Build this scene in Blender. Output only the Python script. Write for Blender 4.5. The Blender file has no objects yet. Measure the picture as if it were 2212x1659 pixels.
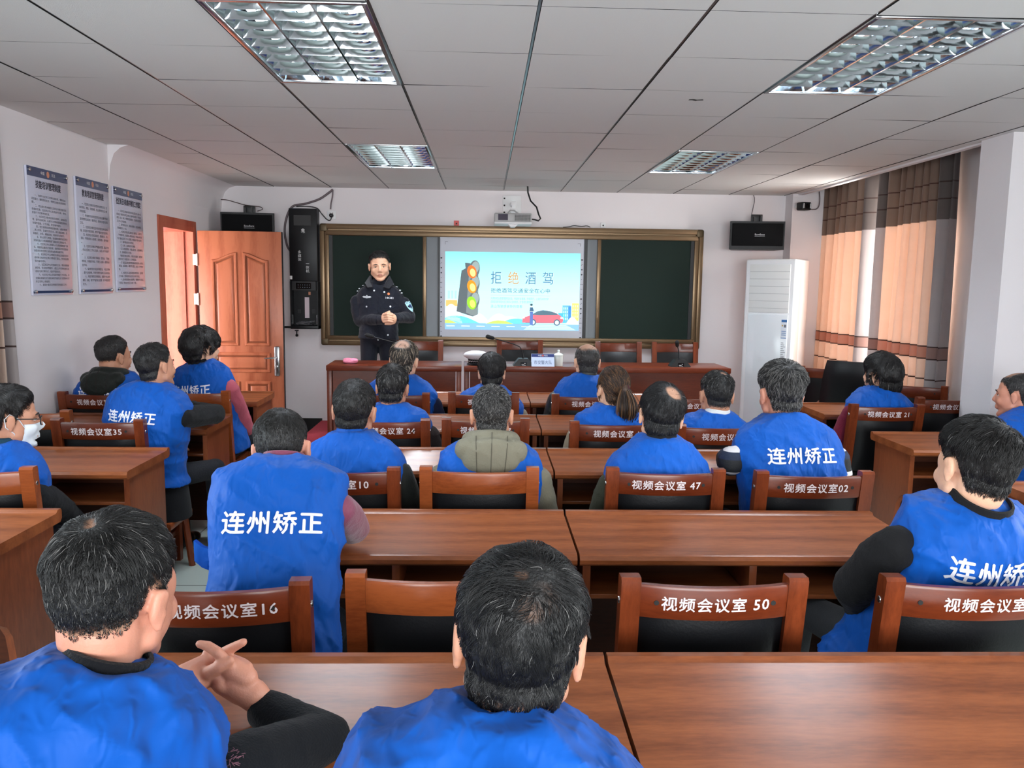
import bpy, bmesh, math, random
import numpy as np
from mathutils import Vector, Matrix, noise

# ------------------------------------------------------------------ camera, world, light, exposure
SC = bpy.context.scene
COL = SC.collection
PI = math.pi
CAM_Z = 1.61
FPX, PITCH, YAW, ROLL = 1763.2, .1233, .0340, .0143

def cam_axes():
    cy, sy = math.cos(YAW), math.sin(YAW); cp, sp = math.cos(PITCH), math.sin(PITCH)
    f = Vector((sy*cp, cy*cp, -sp)); r = Vector((cy, -sy, 0)); u = r.cross(f)
    cr, sr = math.cos(ROLL), math.sin(ROLL)
    return cr*r + sr*u, -sr*r + cr*u, f
RX, UX, FX = cam_axes()
cam = bpy.data.objects.new('camera', bpy.data.cameras.new('camera'))
COL.objects.link(cam)
cam.matrix_world = Matrix(((RX.x, UX.x, -FX.x, 0), (RX.y, UX.y, -FX.y, 0), (RX.z, UX.z, -FX.z, CAM_Z), (0, 0, 0, 1)))
cam.data.sensor_width = 36; cam.data.lens = FPX/2212*36; cam.data.clip_start = .05
SC.camera = cam

def at(px, py, Y=None, Z=None, X=None):
    """the point of a plane (Y, Z or X constant) that a ray of the photograph meets"""
    d = FX + RX*((px-1106)/FPX) - UX*((py-829.5)/FPX)
    t = Y/d.y if Y is not None else ((Z-CAM_Z)/d.z if Z is not None else X/d.x)
    return Vector((0, 0, CAM_Z)) + d*t

w = bpy.data.worlds.new('world'); SC.world = w; w.use_nodes = True
w.node_tree.nodes['Background'].inputs[0].default_value = (.80, .90, 1, 1)
w.node_tree.nodes['Background'].inputs[1].default_value = 1.2

def area(name, loc, rot, sx, sy, power, col=(1, 1, 1), spread=PI):
    l = bpy.data.lights.new(name, 'AREA'); l.shape = 'RECTANGLE'; l.size = sx; l.size_y = sy
    l.energy = power; l.color = col; l.spread = spread
    o = bpy.data.objects.new(name, l); o.location = loc; o.rotation_euler = rot; COL.objects.link(o)
    return o
# daylight through the windows: behind the camera, near left, near right, behind the curtains, corridor
area('daylight_back', (.4, -2.45, 1.55), (PI/2-.05, 0, 0), 4.6, 1.5, 76, (.95, .98, 1), 1.5)
area('daylight_left', (-2.86, 2.3, 1.50), (PI/2-.40, 0, -PI/2), 3.0, 1.4, 34, (.84, .94, 1), 2.2)
area('daylight_right', (3.62, 1.2, 1.50), (PI/2-.40, 0, PI/2), 4.4, 1.4, 60, (.97, .99, 1), 2.2)
area('daylight_curtain', (3.93, 7.38, 1.60), (PI/2-.1, 0, PI/2), 2.0, 1.7, 185, (1, .98, .95), 2.6)
area('daylight_corridor', (-4.3, 5.9, 1.15), (PI/2+.25, 0, -PI/4), 1.6, 1.8, 180, (1, .95, .94))
LAMP_W = (20, 20, 44, 44)             # lit troffers: the two near ones, the two by the front wall
SC.view_settings.view_transform = 'Standard'
SC.view_settings.look = 'None'
SC.view_settings.exposure = 0.32
SC.view_settings.gamma = 1
SC.view_settings.use_curve_mapping = False

# ------------------------------------------------------------------ materials
def srgb(r, g, b):
    return tuple((c/255/12.92 if c/255 <= .04045 else ((c/255+.055)/1.055)**2.4) for c in (r, g, b))
MATS = {}
def mat(name, rgb, rough=.5, metal=0, spec=.5, vary=0., vscale=6, bump=0., bscale=60, emit=0, sheen=0, coat=0, stretch=None):
    if name in MATS: return MATS[name]
    m = bpy.data.materials.new(name); m.use_nodes = True; MATS[name] = m
    nt = m.node_tree; b = nt.nodes['Principled BSDF']
    c = srgb(*rgb)
    b.inputs['Base Color'].default_value = (*c, 1)
    b.inputs['Roughness'].default_value = rough; b.inputs['Metallic'].default_value = metal
    b.inputs['Specular IOR Level'].default_value = spec
    if name.endswith('_cloth') or sheen: b.inputs['Specular IOR Level'].default_value = .18
    if sheen: b.inputs['Sheen Weight'].default_value = sheen
    if coat: b.inputs['Coat Weight'].default_value = coat; b.inputs['Coat Roughness'].default_value = .12
    if emit:
        b.inputs['Emission Color'].default_value = (*c, 1); b.inputs['Emission Strength'].default_value = emit
    if vary or bump:
        tc = nt.nodes.new('ShaderNodeTexCoord')
        mp = nt.nodes.new('ShaderNodeMapping'); nt.links.new(tc.outputs['Object'], mp.inputs[0])
        if stretch: mp.inputs['Scale'].default_value = stretch
    if vary:
        n = nt.nodes.new('ShaderNodeTexNoise'); n.inputs['Scale'].default_value = vscale; n.inputs['Detail'].default_value = 5
        nt.links.new(mp.outputs[0], n.inputs['Vector'])
        mx = nt.nodes.new('ShaderNodeMix'); mx.data_type = 'RGBA'
        mx.inputs[6].default_value = (*[x*(1-vary) for x in c], 1); mx.inputs[7].default_value = (*[min(1, x*(1+vary)) for x in c], 1)
        nt.links.new(n.outputs['Fac'], mx.inputs[0]); nt.links.new(mx.outputs[2], b.inputs['Base Color'])
    if bump:
        n2 = nt.nodes.new('ShaderNodeTexNoise'); n2.inputs['Scale'].default_value = bscale; n2.inputs['Detail'].default_value = 4
        nt.links.new(mp.outputs[0], n2.inputs['Vector'])
        bp = nt.nodes.new('ShaderNodeBump'); bp.inputs['Strength'].default_value = bump; bp.inputs['Distance'].default_value = .01
        nt.links.new(n2.outputs['Fac'], bp.inputs['Height']); nt.links.new(bp.outputs[0], b.inputs['Normal'])
    return m

def wood(name, dark, light, axis='x', rough=.25, scale=1.0, coat=.3, fig=.5):
    """grain running along one axis, shifted from object to object"""
    if name in MATS: return MATS[name]
    m = bpy.data.materials.new(name); m.use_nodes = True; MATS[name] = m
    nt = m.node_tree; b = nt.nodes['Principled BSDF']; L = nt.links.new
    tc = nt.nodes.new('ShaderNodeTexCoord'); oi = nt.nodes.new('ShaderNodeObjectInfo')
    off = nt.nodes.new('ShaderNodeVectorMath'); off.operation = 'MULTIPLY_ADD'
    L(oi.outputs['Random'], off.inputs[0]); off.inputs[1].default_value = (31, 17, 23); L(tc.outputs['Object'], off.inputs[2])
    mp = nt.nodes.new('ShaderNodeMapping'); L(off.outputs[0], mp.inputs[0])
    s = {'x': (.9, 5, 5), 'y': (5, .9, 5), 'z': (5, 5, .9)}[axis]
    mp.inputs['Scale'].default_value = tuple(k*scale for k in s)
    wv = nt.nodes.new('ShaderNodeTexWave'); wv.inputs['Scale'].default_value = .55; wv.inputs['Distortion'].default_value = 7
    wv.inputs['Detail'].default_value = 3; wv.inputs['Detail Scale'].default_value = 1.2
    wv.bands_direction = {'x': 'Y', 'y': 'X', 'z': 'X'}[axis]
    L(mp.outputs[0], wv.inputs['Vector'])
    n = nt.nodes.new('ShaderNodeTexNoise'); n.inputs['Scale'].default_value = 16; n.inputs['Detail'].default_value = 6; n.inputs['Roughness'].default_value = .7
    L(mp.outputs[0], n.inputs['Vector'])
    n3 = nt.nodes.new('ShaderNodeTexNoise'); n3.inputs['Scale'].default_value = .9; n3.inputs['Detail'].default_value = 3
    L(mp.outputs[0], n3.inputs['Vector'])
    a = nt.nodes.new('ShaderNodeMath'); a.operation = 'MULTIPLY'; L(wv.outputs['Fac'], a.inputs[0]); a.inputs[1].default_value = fig*.6
    a2 = nt.nodes.new('ShaderNodeMath'); a2.operation = 'MULTIPLY_ADD'; L(n.outputs['Fac'], a2.inputs[0]); a2.inputs[1].default_value = .8; L(a.outputs[0], a2.inputs[2])
    a3 = nt.nodes.new('ShaderNodeMath'); a3.operation = 'MULTIPLY_ADD'; L(n3.outputs['Fac'], a3.inputs[0]); a3.inputs[1].default_value = .5; L(a2.outputs[0], a3.inputs[2])
    cr = nt.nodes.new('ShaderNodeValToRGB'); L(a3.outputs[0], cr.inputs[0])
    cr.color_ramp.elements[0].position = .48; cr.color_ramp.elements[0].color = (*srgb(*dark), 1)
    cr.color_ramp.elements[1].position = .95; cr.color_ramp.elements[1].color = (*srgb(*light), 1)
    L(cr.outputs[0], b.inputs['Base Color'])
    b.inputs['Roughness'].default_value = rough
    b.inputs['Coat Weight'].default_value = coat; b.inputs['Coat Roughness'].default_value = .2; b.inputs['Specular IOR Level'].default_value = .3
    return m

# ------------------------------------------------------------------ mesh builder
FONT = {}
def glyphs(body, size, extra=0):
    """flat lettering as (verts, faces), left aligned at the baseline, cached"""
    k = (body, size, extra)
    if k in FONT: return FONT[k]
    c = bpy.data.curves.new('lettering', 'FONT'); c.body = body; c.size = size; c.resolution_u = 2; c.space_character = 1+extra
    o = bpy.data.objects.new('lettering', c); COL.objects.link(o)
    dg = bpy.context.evaluated_depsgraph_get(); dg.update()
    m = bpy.data.meshes.new_from_object(o.evaluated_get(dg))
    v = [(p.co.x, p.co.y) for p in m.vertices]; f = [tuple(p.vertices) for p in m.polygons]
    bpy.data.objects.remove(o); bpy.data.curves.remove(c); bpy.data.meshes.remove(m)
    FONT[k] = (v, f); return v, f

class MB:
    def __init__(s): s.v = []; s.f = []; s.m = []; s.cur = 0; s.M = None
    def add(s, v, f, M=None):
        b = len(s.v); T = s.M if M is None else (M if s.M is None else s.M @ M)
        s.v += [tuple(T @ Vector(p)) for p in v] if T is not None else [tuple(p) for p in v]
        s.f += [tuple(i+b for i in q) for q in f]; s.m += [s.cur]*len(f); return s
    def box(s, x0, y0, z0, x1, y1, z1, bev=0, M=None, seg=2):
        bm = bmesh.new(); bmesh.ops.create_cube(bm, size=1)
        for v in bm.verts: v.co = Vector(((x0+x1)/2+v.co.x*(x1-x0), (y0+y1)/2+v.co.y*(y1-y0), (z0+z1)/2+v.co.z*(z1-z0)))
        if bev: bmesh.ops.bevel(bm, geom=bm.edges[:], offset=bev, segments=seg, profile=.5, affect='EDGES')
        bm.verts.index_update()
        s.add([v.co.copy() for v in bm.verts], [[v.index for v in q.verts] for q in bm.faces], M); bm.free(); return s
    def loft(s, rings, cap=True, M=None, closed=False):
        n = len(rings[0]); v = [p for r in rings for p in r]; f = []
        R = len(rings)
        for i in range(R if closed else R-1):
            a, b = i*n, ((i+1) % R)*n
            f += [(a+j, a+(j+1) % n, b+(j+1) % n, b+j) for j in range(n)]
        if cap and not closed: f += [tuple(range(n))[::-1], tuple(range((R-1)*n, R*n))]
        return s.add(v, f, M)
    def tube(s, pts, r, n=8, cap=True, M=None, flat=1, up=None):
        pts = [Vector(p) for p in pts]; rs = r if isinstance(r, (list, tuple)) else [r]*len(pts)
        rings = []; u = None
        for i, p in enumerate(pts):
            d = (pts[min(i+1, len(pts)-1)]-pts[max(i-1, 0)]).normalized()
            if u is None:
                u = Vector(up) if up else (Vector((0, 0, 1)) if abs(d.z) < .9 else Vector((0, 1, 0)))
            u = (u-d*u.dot(d)).normalized(); x = d.cross(u)
            rings.append([p+(x*math.cos(2*PI*k/n)+u*math.sin(2*PI*k/n)*flat)*rs[i] for k in range(n)])
        return s.loft(rings, cap, M)
    def cone(s, a, b, ra, rb, n=16, M=None):
        """a limb segment with rounded ends"""
        a, b = Vector(a), Vector(b); d = (b-a)
        d = d.normalized() if d.length > 1e-6 else Vector((0, 0, 1))
        pts, rs = [], []
        for t in (-.98, -.8, -.5, 0): pts.append(a+d*ra*t); rs.append(ra*math.sqrt(1-t*t))
        for t in (0, .5, .8, .98): pts.append(b+d*rb*t); rs.append(rb*math.sqrt(1-t*t))
        if (b-a).length < 1e-5: pts.pop(4); rs.pop(4)
        u = Vector((0, 0, 1)) if abs(d.z) < .9 else Vector((0, 1, 0)); u = (u-d*u.dot(d)).normalized(); x = d.cross(u)
        return s.loft([[p+(x*math.cos(2*PI*k/n)+u*math.sin(2*PI*k/n))*q for k in range(n)] for p, q in zip(pts, rs)], True, M)
    def ell(s, c, r, M=None, nu=20, nv=12, rot=None):
        c = Vector(c); rings = []
        Q = rot if rot is not None else Matrix.Identity(3)
        for i in range(nv+1):
            th = .02+(PI-.04)*i/nv
            rings.append([c+Q @ Vector((r[0]*math.sin(th)*math.cos(2*PI*k/nu), r[1]*math.sin(th)*math.sin(2*PI*k/nu), -r[2]*math.cos(th))) for k in range(nu)])
        return s.loft(rings, True, M)
    def lathe(s, prof, n=24, c=(0, 0, 0), M=None):
        c = Vector(c)
        return s.loft([[c+Vector((r*math.cos(2*PI*k/n), r*math.sin(2*PI*k/n), z)) for k in range(n)] for r, z in prof], True, M)
    def prism(s, poly, o, ux, uy, n, depth, M=None):
        """a 2-D outline placed at o along ux, uy and pulled along n"""
        o, ux, uy, n = Vector(o), Vector(ux), Vector(uy), Vector(n)
        k = len(poly); a = [o+ux*p[0]+uy*p[1] for p in poly]; b = [p+n*depth for p in a]
        f = [tuple(range(k))[::-1], tuple(range(k, 2*k))]+[(i, (i+1) % k, k+(i+1) % k, k+i) for i in range(k)]
        return s.add(a+b, f, M)
    def flat(s, poly, o, ux, uy, M=None):
        o, ux, uy = Vector(o), Vector(ux), Vector(uy)
        return s.add([o+ux*p[0]+uy*p[1] for p in poly], [tuple(range(len(poly)))], M)
    def text(s, body, size, o, ux, uy, align='l', extra=0, bold=0, fn=None, wid=None, M=None):
        v, f = glyphs(body, size, extra)
        if not v: return s
        xs = [p[0] for p in v]; x0, x1 = min(xs), max(xs); sx = 1
        if wid: sx = wid/(x1-x0)
        dx = {'l': 0, 'c': -(x0+x1)/2, 'r': -x1}[align]
        o, ux, uy = Vector(o), Vector(ux), Vector(uy)
        nn = ux.cross(uy).normalized()
        offs = [(0, 0)] if not bold else [(-bold, 0), (bold, 0), (0, bold), (0, -bold)]
        for k, (ox, oy) in enumerate(offs):
            pts = [((p[0]+dx)*sx+ox, p[1]+oy) for p in v]
            s.add([fn(*p) for p in pts] if fn else [o+ux*p[0]+uy*p[1]+nn*(k*.00004) for p in pts], f, M)
        return s
    def mesh(s, name, mats, smooth=35, recalc=True):
        me = bpy.data.meshes.new(name); me.from_pydata(s.v, [], s.f)
        for m in (mats if isinstance(mats, (list, tuple)) else [mats]): me.materials.append(m)
        if any(s.m): me.polygons.foreach_set('material_index', s.m)
        if recalc:
            bm = bmesh.new(); bm.from_mesh(me); bmesh.ops.recalc_face_normals(bm, faces=bm.faces[:]); bm.to_mesh(me); bm.free()
        if smooth:
            me.polygons.foreach_set('use_smooth', [True]*len(me.polygons))
            if smooth < 180: me.set_sharp_from_angle(angle=math.radians(smooth))
        me.update(); return me
    def build(s, name, mats, parent=None, smooth=35, recalc=True, label=None):
        o = bpy.data.objects.new(name, s.mesh(name, mats, smooth, recalc)); COL.objects.link(o)
        if parent: o.parent = parent
        if label: o['label'] = label
        return o
    def remesh(s, voxel, smooth=4, factor=.5):
        """one continuous skin round everything collected so far"""
        me = bpy.data.meshes.new('tmp'); me.from_pydata(s.v, [], s.f)
        bm = bmesh.new(); bm.from_mesh(me); bmesh.ops.recalc_face_normals(bm, faces=bm.faces[:]); bm.to_mesh(me); bm.free()
        o = bpy.data.objects.new('tmp', me); COL.objects.link(o)
        r = o.modifiers.new('r', 'REMESH'); r.mode = 'VOXEL'; r.voxel_size = voxel
        if smooth:
            q = o.modifiers.new('s', 'SMOOTH'); q.iterations = smooth; q.factor = factor
        dg = bpy.context.evaluated_depsgraph_get(); dg.update()
        out = bpy.data.meshes.new_from_object(o.evaluated_get(dg))
        n = len(out.vertices); co = np.empty(n*3); out.vertices.foreach_get('co', co)
        fs = [tuple(p.vertices) for p in out.polygons]
        bpy.data.objects.remove(o); bpy.data.meshes.remove(me); bpy.data.meshes.remove(out)
        return co.reshape(-1, 3), fs

def from_np(name, co, faces, mats, parent=None, mi=None, label=None, smooth=True):
    me = bpy.data.meshes.new(name); me.from_pydata(co.tolist() if hasattr(co, 'tolist') else co, [], faces)
    for m in (mats if isinstance(mats, (list, tuple)) else [mats]): me.materials.append(m)
    if mi is not None: me.polygons.foreach_set('material_index', mi)
    if smooth: me.polygons.foreach_set('use_smooth', [True]*len(me.polygons))
    me.update()
    o = bpy.data.objects.new(name, me); COL.objects.link(o)
    if parent: o.parent = parent
    if label: o['label'] = label
    return o

def tag(o, label=None, cat=None, group=None, kind=None):
    if label: o['label'] = label
    if cat: o['category'] = cat
    if group: o['group'] = group
    if kind: o['kind'] = kind
    return o
def thing(name, label, cat, loc=(0, 0, 0), rz=0, group=None):
    o = bpy.data.objects.new(name, None); COL.objects.link(o); o.location = loc; o.rotation_euler = (0, 0, rz)
    o.empty_display_size = .1
    return tag(o, label, cat, group)
def kids(o): return [c for c in bpy.data.objects if c.parent == o]
def dup(root, loc, rz=0, label=None, group=None, skip=()):
    r = root.copy(); COL.objects.link(r); r.location = loc; r.rotation_euler = (0, 0, rz)
    if label: r['label'] = label
    if group: r['group'] = group
    for ch in kids(root):
        if ch.name.split('.')[0] in skip: continue
        c = ch.copy(); COL.objects.link(c); c.parent = r
        for g in kids(ch):
            if g.name.split('.')[0] in skip: continue
            d = g.copy(); COL.objects.link(d); d.parent = c
    return r
def struct(name, mb, m, parent=None, smooth=0):
    o = mb.build(name, m, parent, smooth)
    o['kind'] = 'structure'; return o
X_, Y_, Z_ = Vector((1, 0, 0)), Vector((0, 1, 0)), Vector((0, 0, 1))

M_wall = mat('wall_paint', (232, 227, 229), .85, vary=.03, vscale=1.2, bump=.04, bscale=40)
M_ceil = mat('ceiling_panel', (216, 215, 213), .8, bump=.12, bscale=300)
M_grid = mat('ceiling_rail', (120, 122, 122), .3, .9)
M_dark = mat('dark_gap', (35, 34, 33), .9)
M_floor = None
M_white = mat('white_plastic', (232, 233, 234), .4)
M_black = mat('black_plastic', (20, 20, 22), .45)
M_blackm = mat('black_metal', (20, 21, 24), .42, spec=.3)
M_steel = mat('brushed_steel', (190, 192, 194), .22, 1)
M_desk = wood('desk_wood', (104, 52, 26), (146, 82, 46), 'x', .30, 1, .25, .35)
M_deskz = wood('desk_side_wood', (100, 48, 26), (138, 74, 42), 'z', .34, 1, .12, .4)
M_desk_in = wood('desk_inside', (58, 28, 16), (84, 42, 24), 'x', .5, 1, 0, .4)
M_chair = wood('chair_wood', (76, 28, 12), (106, 44, 20), 'x', .3, 1.4, .2, .4)
M_chairz = wood('chair_post_wood', (84, 34, 15), (120, 54, 26), 'z', .3, 1.4, .2, .4)
M_plain = wood('plain_chair_wood', (112, 50, 22), (150, 76, 37), 'x', .3, 1.4, .2, .4)
M_leather = mat('black_leather', (15, 16, 19), .36, spec=.35, vary=.1, bump=.06, bscale=160)
M_paint = mat('white_stencil', (225, 214, 216), .7)
M_table = wood('podium_wood', (84, 34, 18), (114, 50, 28), 'x', .34, 1, .15, .4)
M_door = wood('door_wood', (138, 72, 46), (166, 96, 66), 'z', .4, .8, .1, .6)
M_jamb = wood('jamb_wood', (164, 78, 58), (190, 108, 84), 'z', .45, .8, .1, .5)

# ------------------------------------------------------------------ the room
FW, LW, RW, RR, BW = 8.53, -2.69, 3.60, 3.95, -2.6
CZ = CAM_Z+.9331                       # ceiling height
def floor_mat():
    m = mat('floor_tile', (186, 196, 190), .22); nt = m.node_tree; b = nt.nodes['Principled BSDF']
    tc = nt.nodes.new('ShaderNodeTexCoord'); br = nt.nodes.new('ShaderNodeTexBrick'); br.offset = 0
    br.inputs['Scale'].default_value = 1; br.inputs['Brick Width'].default_value = .6; br.inputs['Row Height'].default_value = .6
    br.inputs['Mortar Size'].default_value = .004
    br.inputs['Color1'].default_value = (*srgb(186, 196, 190), 1); br.inputs['Color2'].default_value = (*srgb(178, 190, 184), 1); br.inputs['Mortar'].default_value = (*srgb(120, 126, 122), 1)
    nt.links.new(tc.outputs['Object'], br.inputs['Vector']); nt.links.new(br.outputs['Color'], b.inputs['Base Color'])
    return m
struct('floor', MB().box(-6, BW-.3, -.1, RR+.2, FW+.2, 0), floor_mat())
struct('wall_front', MB().box(LW-.3, FW, 0, RR+.2, FW+.2, 2.9), M_wall)
mb = MB(); D0, D1, DZ = 6.93, 7.70, 2.075                    # doorway
mb.box(LW-.24, 4.72, 0, LW, D0, 2.9).box(LW-.24, D1, 0, LW, FW, 2.9).box(LW-.24, D0, DZ, LW, D1, 2.9)
struct('wall_left', mb, M_wall)
mb = MB()                                                    # the part with the window, nearer than the posters
mb.box(LW-.30, BW, 0, LW-.06, 4.72, .85).box(LW-.30, BW, 2.25, LW-.06, 4.72, 2.9).box(LW-.30, BW, .85, LW-.06, .75, 2.25).box(LW-.30, 3.85, .85, LW-.06, 4.72, 2.25)
struct('wall_left_window', mb, M_wall)
mb = MB()
mb.box(RW, BW, 0, RW+.24, 4.9, .85).box(RW, BW, 2.25, RW+.24, 4.9, 2.9).box(RW, BW, .85, RW+.24, -1.05, 2.25).box(RW, 3.45, .85, RW+.24, 4.9, 2.25)
mb.box(RW, 5.22, 0, RR+.2, 6.32, 2.9)
mb.box(RR, 5.22, 0, RR+.2, FW, .75).box(RR, 5.22, 2.45, RR+.2, FW, 2.9).box(RR, 8.42, .75, RR+.2, FW, 2.45)
struct('wall_right', mb, M_wall)
struct('column_right', MB().box(3.13, 4.9, 0, RR+.2, 5.22, 2.9), M_wall)
struct('pilaster_front', MB().box(3.10, 8.33, 0, 3.42, FW, CZ+.05), M_wall)
mb = MB(); mb.box(-3, BW-.2, 0, RR+.2, BW, .8).box(-3, BW-.2, 2.3, RR+.2, BW, 2.9).box(-3, BW-.2, .8, -1.95, BW, 2.3).box(2.75, BW-.2, .8, RR+.2, BW, 2.3)
struct('wall_back', mb, M_wall)
# ceiling: lay-in panels with metal rails running towards the front wall, open where the troffers hang
PX, P0X, P0Y = .58, -.406, 2.9035
LAMPS = [(-1, 0), (3, 0), (-1, 5), (3, 5)]
rnd = random.Random(4)
mb = MB()
for c in range(-4, 7):
    for r in range(-10, 10):
        if any(c == a and b <= r < b+2 for a, b in LAMPS): continue
        x0, x1, y0, y1 = P0X+PX*c, P0X+PX*(c+1), P0Y+PX*r, P0Y+PX*(r+1)
        x0 = max(x0, LW-.3 if y0 < 4.7 else LW); y1 = min(y1, FW); y0 = max(y0, BW)
        x1 = min(x1, 3.16 if y0 > 5.1 else RW)
        if y1-y0 < .02 or x1-x0 < .02: continue
        z = CZ+rnd.uniform(-.0004, .0004); t = rnd.uniform(-.0012, .0012)
        g, h = .007, .0016
        q = [(x0+g, y0+h, z+t), (x1-g, y0+h, z-t), (x1-g, y1-h, z-t), (x0+g, y1-h, z+t)]
        mb.cur = 0
        mb.add(q+[(p[0], p[1], p[2]+.014) for p in q], [(0, 1, 2, 3), (7, 6, 5, 4), (0, 4, 5, 1), (1, 5, 6, 2), (2, 6, 7, 3), (3, 7, 4, 0)])
        mb.m[-4:] = [2]*4
mb.cur = 1
for c in range(-3, 7):
    x = P0X+PX*c
    mb.box(x-.0045, BW, CZ+.003, x+.0045, FW, CZ+.012)
c_ = at(1503, 216, Z=CZ-.001); mb.cur = 2                     # a torn dark spot in one panel
mb.flat([(-.035, -.01), (-.012, -.016), (.004, -.006), (.034, -.014), (.040, .004), (.012, .010), (.004, .022), (-.016, .008), (-.036, .010)], c_, X_, Y_)
mb.cur = 2                                                   # the dark void above the panels
holes = [(P0X+PX*c, P0Y+PX*r, P0X+PX*(c+1), P0Y+PX*(r+2)) for c, r in LAMPS]
xs = sorted({-3.0, RR+.2, 3.2} | {h[0] for h in holes} | {h[2] for h in holes}); ys = sorted({BW, FW, 5.22} | {h[1] for h in holes} | {h[3] for h in holes})
for i in range(len(xs)-1):
    for j in range(len(ys)-1):
        cx, cy = (xs[i]+xs[i+1])/2, (ys[j]+ys[j+1])/2
        if any(h[0] < cx < h[2] and h[1] < cy < h[3] for h in holes): continue
        zz = CZ+.018 if not (cx > 3.2 and cy > 5.22) else CZ+.22
        mb.box(xs[i], ys[j], zz, xs[i+1], ys[j+1], zz+.03)
struct('ceiling', mb, [M_ceil, M_grid, M_dark])
struct('trim_1', MB().box(3.155, 5.22, CZ-.012, 3.20, FW, CZ+.25), M_wall)        # edge of the curtain recess
cove = [(LW, CZ), (LW+.15, CZ), (LW+.09, CZ-.02), (LW+.045, CZ-.06), (LW+.015, CZ-.14), (LW, CZ-.26)]
struct('trim_2', MB().prism(cove, (0, 6.04, 0), X_, Z_, Y_, FW-6.04), M_wall, smooth=60)
struct('baseboard_front', MB().box(LW, FW-.012, 0, -1.70, FW, .17), mat('black_tile', (24, 24, 26), .3))
M_carpet = mat('red_carpet', (170, 52, 66), .95, vary=.2, vscale=120, bump=.3, bscale=300)
mb = MB().box(-1.72, 6.55, 0, 2.36, FW-.001, .13, .004); mb.cur = 1; mb.box(-1.71, 6.56, .13, 2.35, FW-.002, .146, .004)
struct('platform', mb, [M_desk_in, M_carpet])
# windows
M_frame = mat('white_aluminium', (225, 228, 230), .35)
def glass_mat():
    m = bpy.data.materials.new('window_glass'); m.use_nodes = True; nt = m.node_tree
    for n in list(nt.nodes):
        if n.type != 'OUTPUT_MATERIAL': nt.nodes.remove(n)
    t = nt.nodes.new('ShaderNodeBsdfTransparent'); g = nt.nodes.new('ShaderNodeBsdfGlossy'); g.inputs['Roughness'].default_value = .02
    f = nt.nodes.new('ShaderNodeFresnel'); f.inputs['IOR'].default_value = 1.45; x = nt.nodes.new('ShaderNodeMixShader')
    t.inputs[0].default_value = (.93, .97, .96, 1)
    nt.links.new(f.outputs[0], x.inputs[0]); nt.links.new(t.outputs[0], x.inputs[1]); nt.links.new(g.outputs[0], x.inputs[2])
    nt.links.new(x.outputs[0], [n for n in nt.nodes if n.type == 'OUTPUT_MATERIAL'][0].inputs[0]); return m
M_glass = glass_mat()
def window(n, x, y0, y1, z0, z1, along='y'):
    f = MB(); g = MB()
    def bx(m, a0, a1, za, zb, t):
        (m.box(x-t, a0, za, x+t, a1, zb) if along == 'y' else m.box(a0, x-t, za, a1, x+t, zb))
    bx(f, y0, y1, z0, z0+.05, .03); bx(f, y0, y1, z1-.05, z1, .03)
    k = max(2, round((y1-y0)/1.1))
    for i in range(k+1):
        a = y0+(y1-y0)*i/k; bx(f, max(y0, a-.025), min(y1, a+.025), z0, z1, .03)
    bx(g, y0+.01, y1-.01, z0+.01, z1-.01, .003)
    o = struct('window_%d' % n, f, M_frame); g.build('pane', M_glass, o)
window(1, LW-.22, .75, 3.85, .85, 2.25); window(2, RW+.14, -1.05, 3.45, .85, 2.25); window(3, RR+.12, 6.32, 8.42, .75, 2.45); window(4, BW-.1, -1.95, 2.75, .8, 2.3, 'x')
# corridor beyond the door
M_corr = mat('corridor_wall', (246, 232, 236), .8)
mb = MB().box(-5.6, 5.6, 0, -5.5, 9.2, 2.9).box(-5.6, 5.6, 2.7, LW-.24, 9.2, 2.75).box(-5.5, 5.55, 0, LW-.24, 5.6, 2.9).box(-5.5, 9.15, 0, LW-.24, 9.25, 2.9)
mb.cur = 1
for z in (.98, .74): mb.box(-5.5, 9.14, z, LW-.24, 9.15, z+.16)
struct('wall_corridor', mb, [M_corr, mat('violet_stripe', (88, 84, 196), .6)])
# door casing and leaf
mb = MB()
mb.box(LW-.25, D0, 0, LW+.012, D0+.045, DZ-.045).box(LW-.25, D1-.045, 0, LW-.07, D1, DZ-.045).box(LW-.25, D0, DZ-.045, LW+.012, D1, DZ)
mb.box(LW-.07, D1-.03, 0, LW+.012, D1, DZ-.045)
mb.box(LW+.0005, D0-.05, 0, LW+.014, D0, DZ+.05).box(LW+.0005, D1, 0, LW+.014, D1+.05, DZ+.05).box(LW+.0005, D0, DZ, LW+.014, D1, DZ+.05)
struct('trim_3', mb, M_jamb)
DY = 7.665                                                   # leaf swung open, square to the wall
a, b = at(424, 521, Y=DY), at(607, 527, Y=DY)
x0, x1, zt = LW+.05, b.x, DZ-.03
W = x1-x0
door = thing('door_1', None, None, (x0, DY, 0), math.radians(1.2)); door['kind'] = 'structure'
leaf = MB().box(0, 0, .01, W, .042, zt, .004)
leaf.build('leaf', M_door, door)
def panel(u0, u1, v0, v1, arch=0):
    """raised moulding with a sunk field; the top edge rises to one side when arched"""
    def ring(i, y):
        n = 10; p = [(u0+i, y, v0+i), (u1-i, y, v0+i)]
        for k in range(n+1):
            t = k/n; u = (u1-i)+(u0-u1+2*i)*t
            s = (u-u0)/(u1-u0); e = arch*(.5-.5*math.cos(PI*s)) if arch > 0 else -arch*(.5+.5*math.cos(PI*s))
            p.append((u, y, v1-i+e-(abs(arch) if arch else 0)))
        return [Vector(q) for q in p]
    return [ring(0, 0), ring(.008, -.010), ring(.022, -.010), ring(.036, .006), ring(.05, -.004), ring(.062, -.006)]
mb = MB(); uu = W/2
for spec in ((.12, uu-.025, .99, zt-.19, .07), (uu+.025, W-.12, .99, zt-.19, -.07)): mb.loft(panel(*spec))
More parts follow.
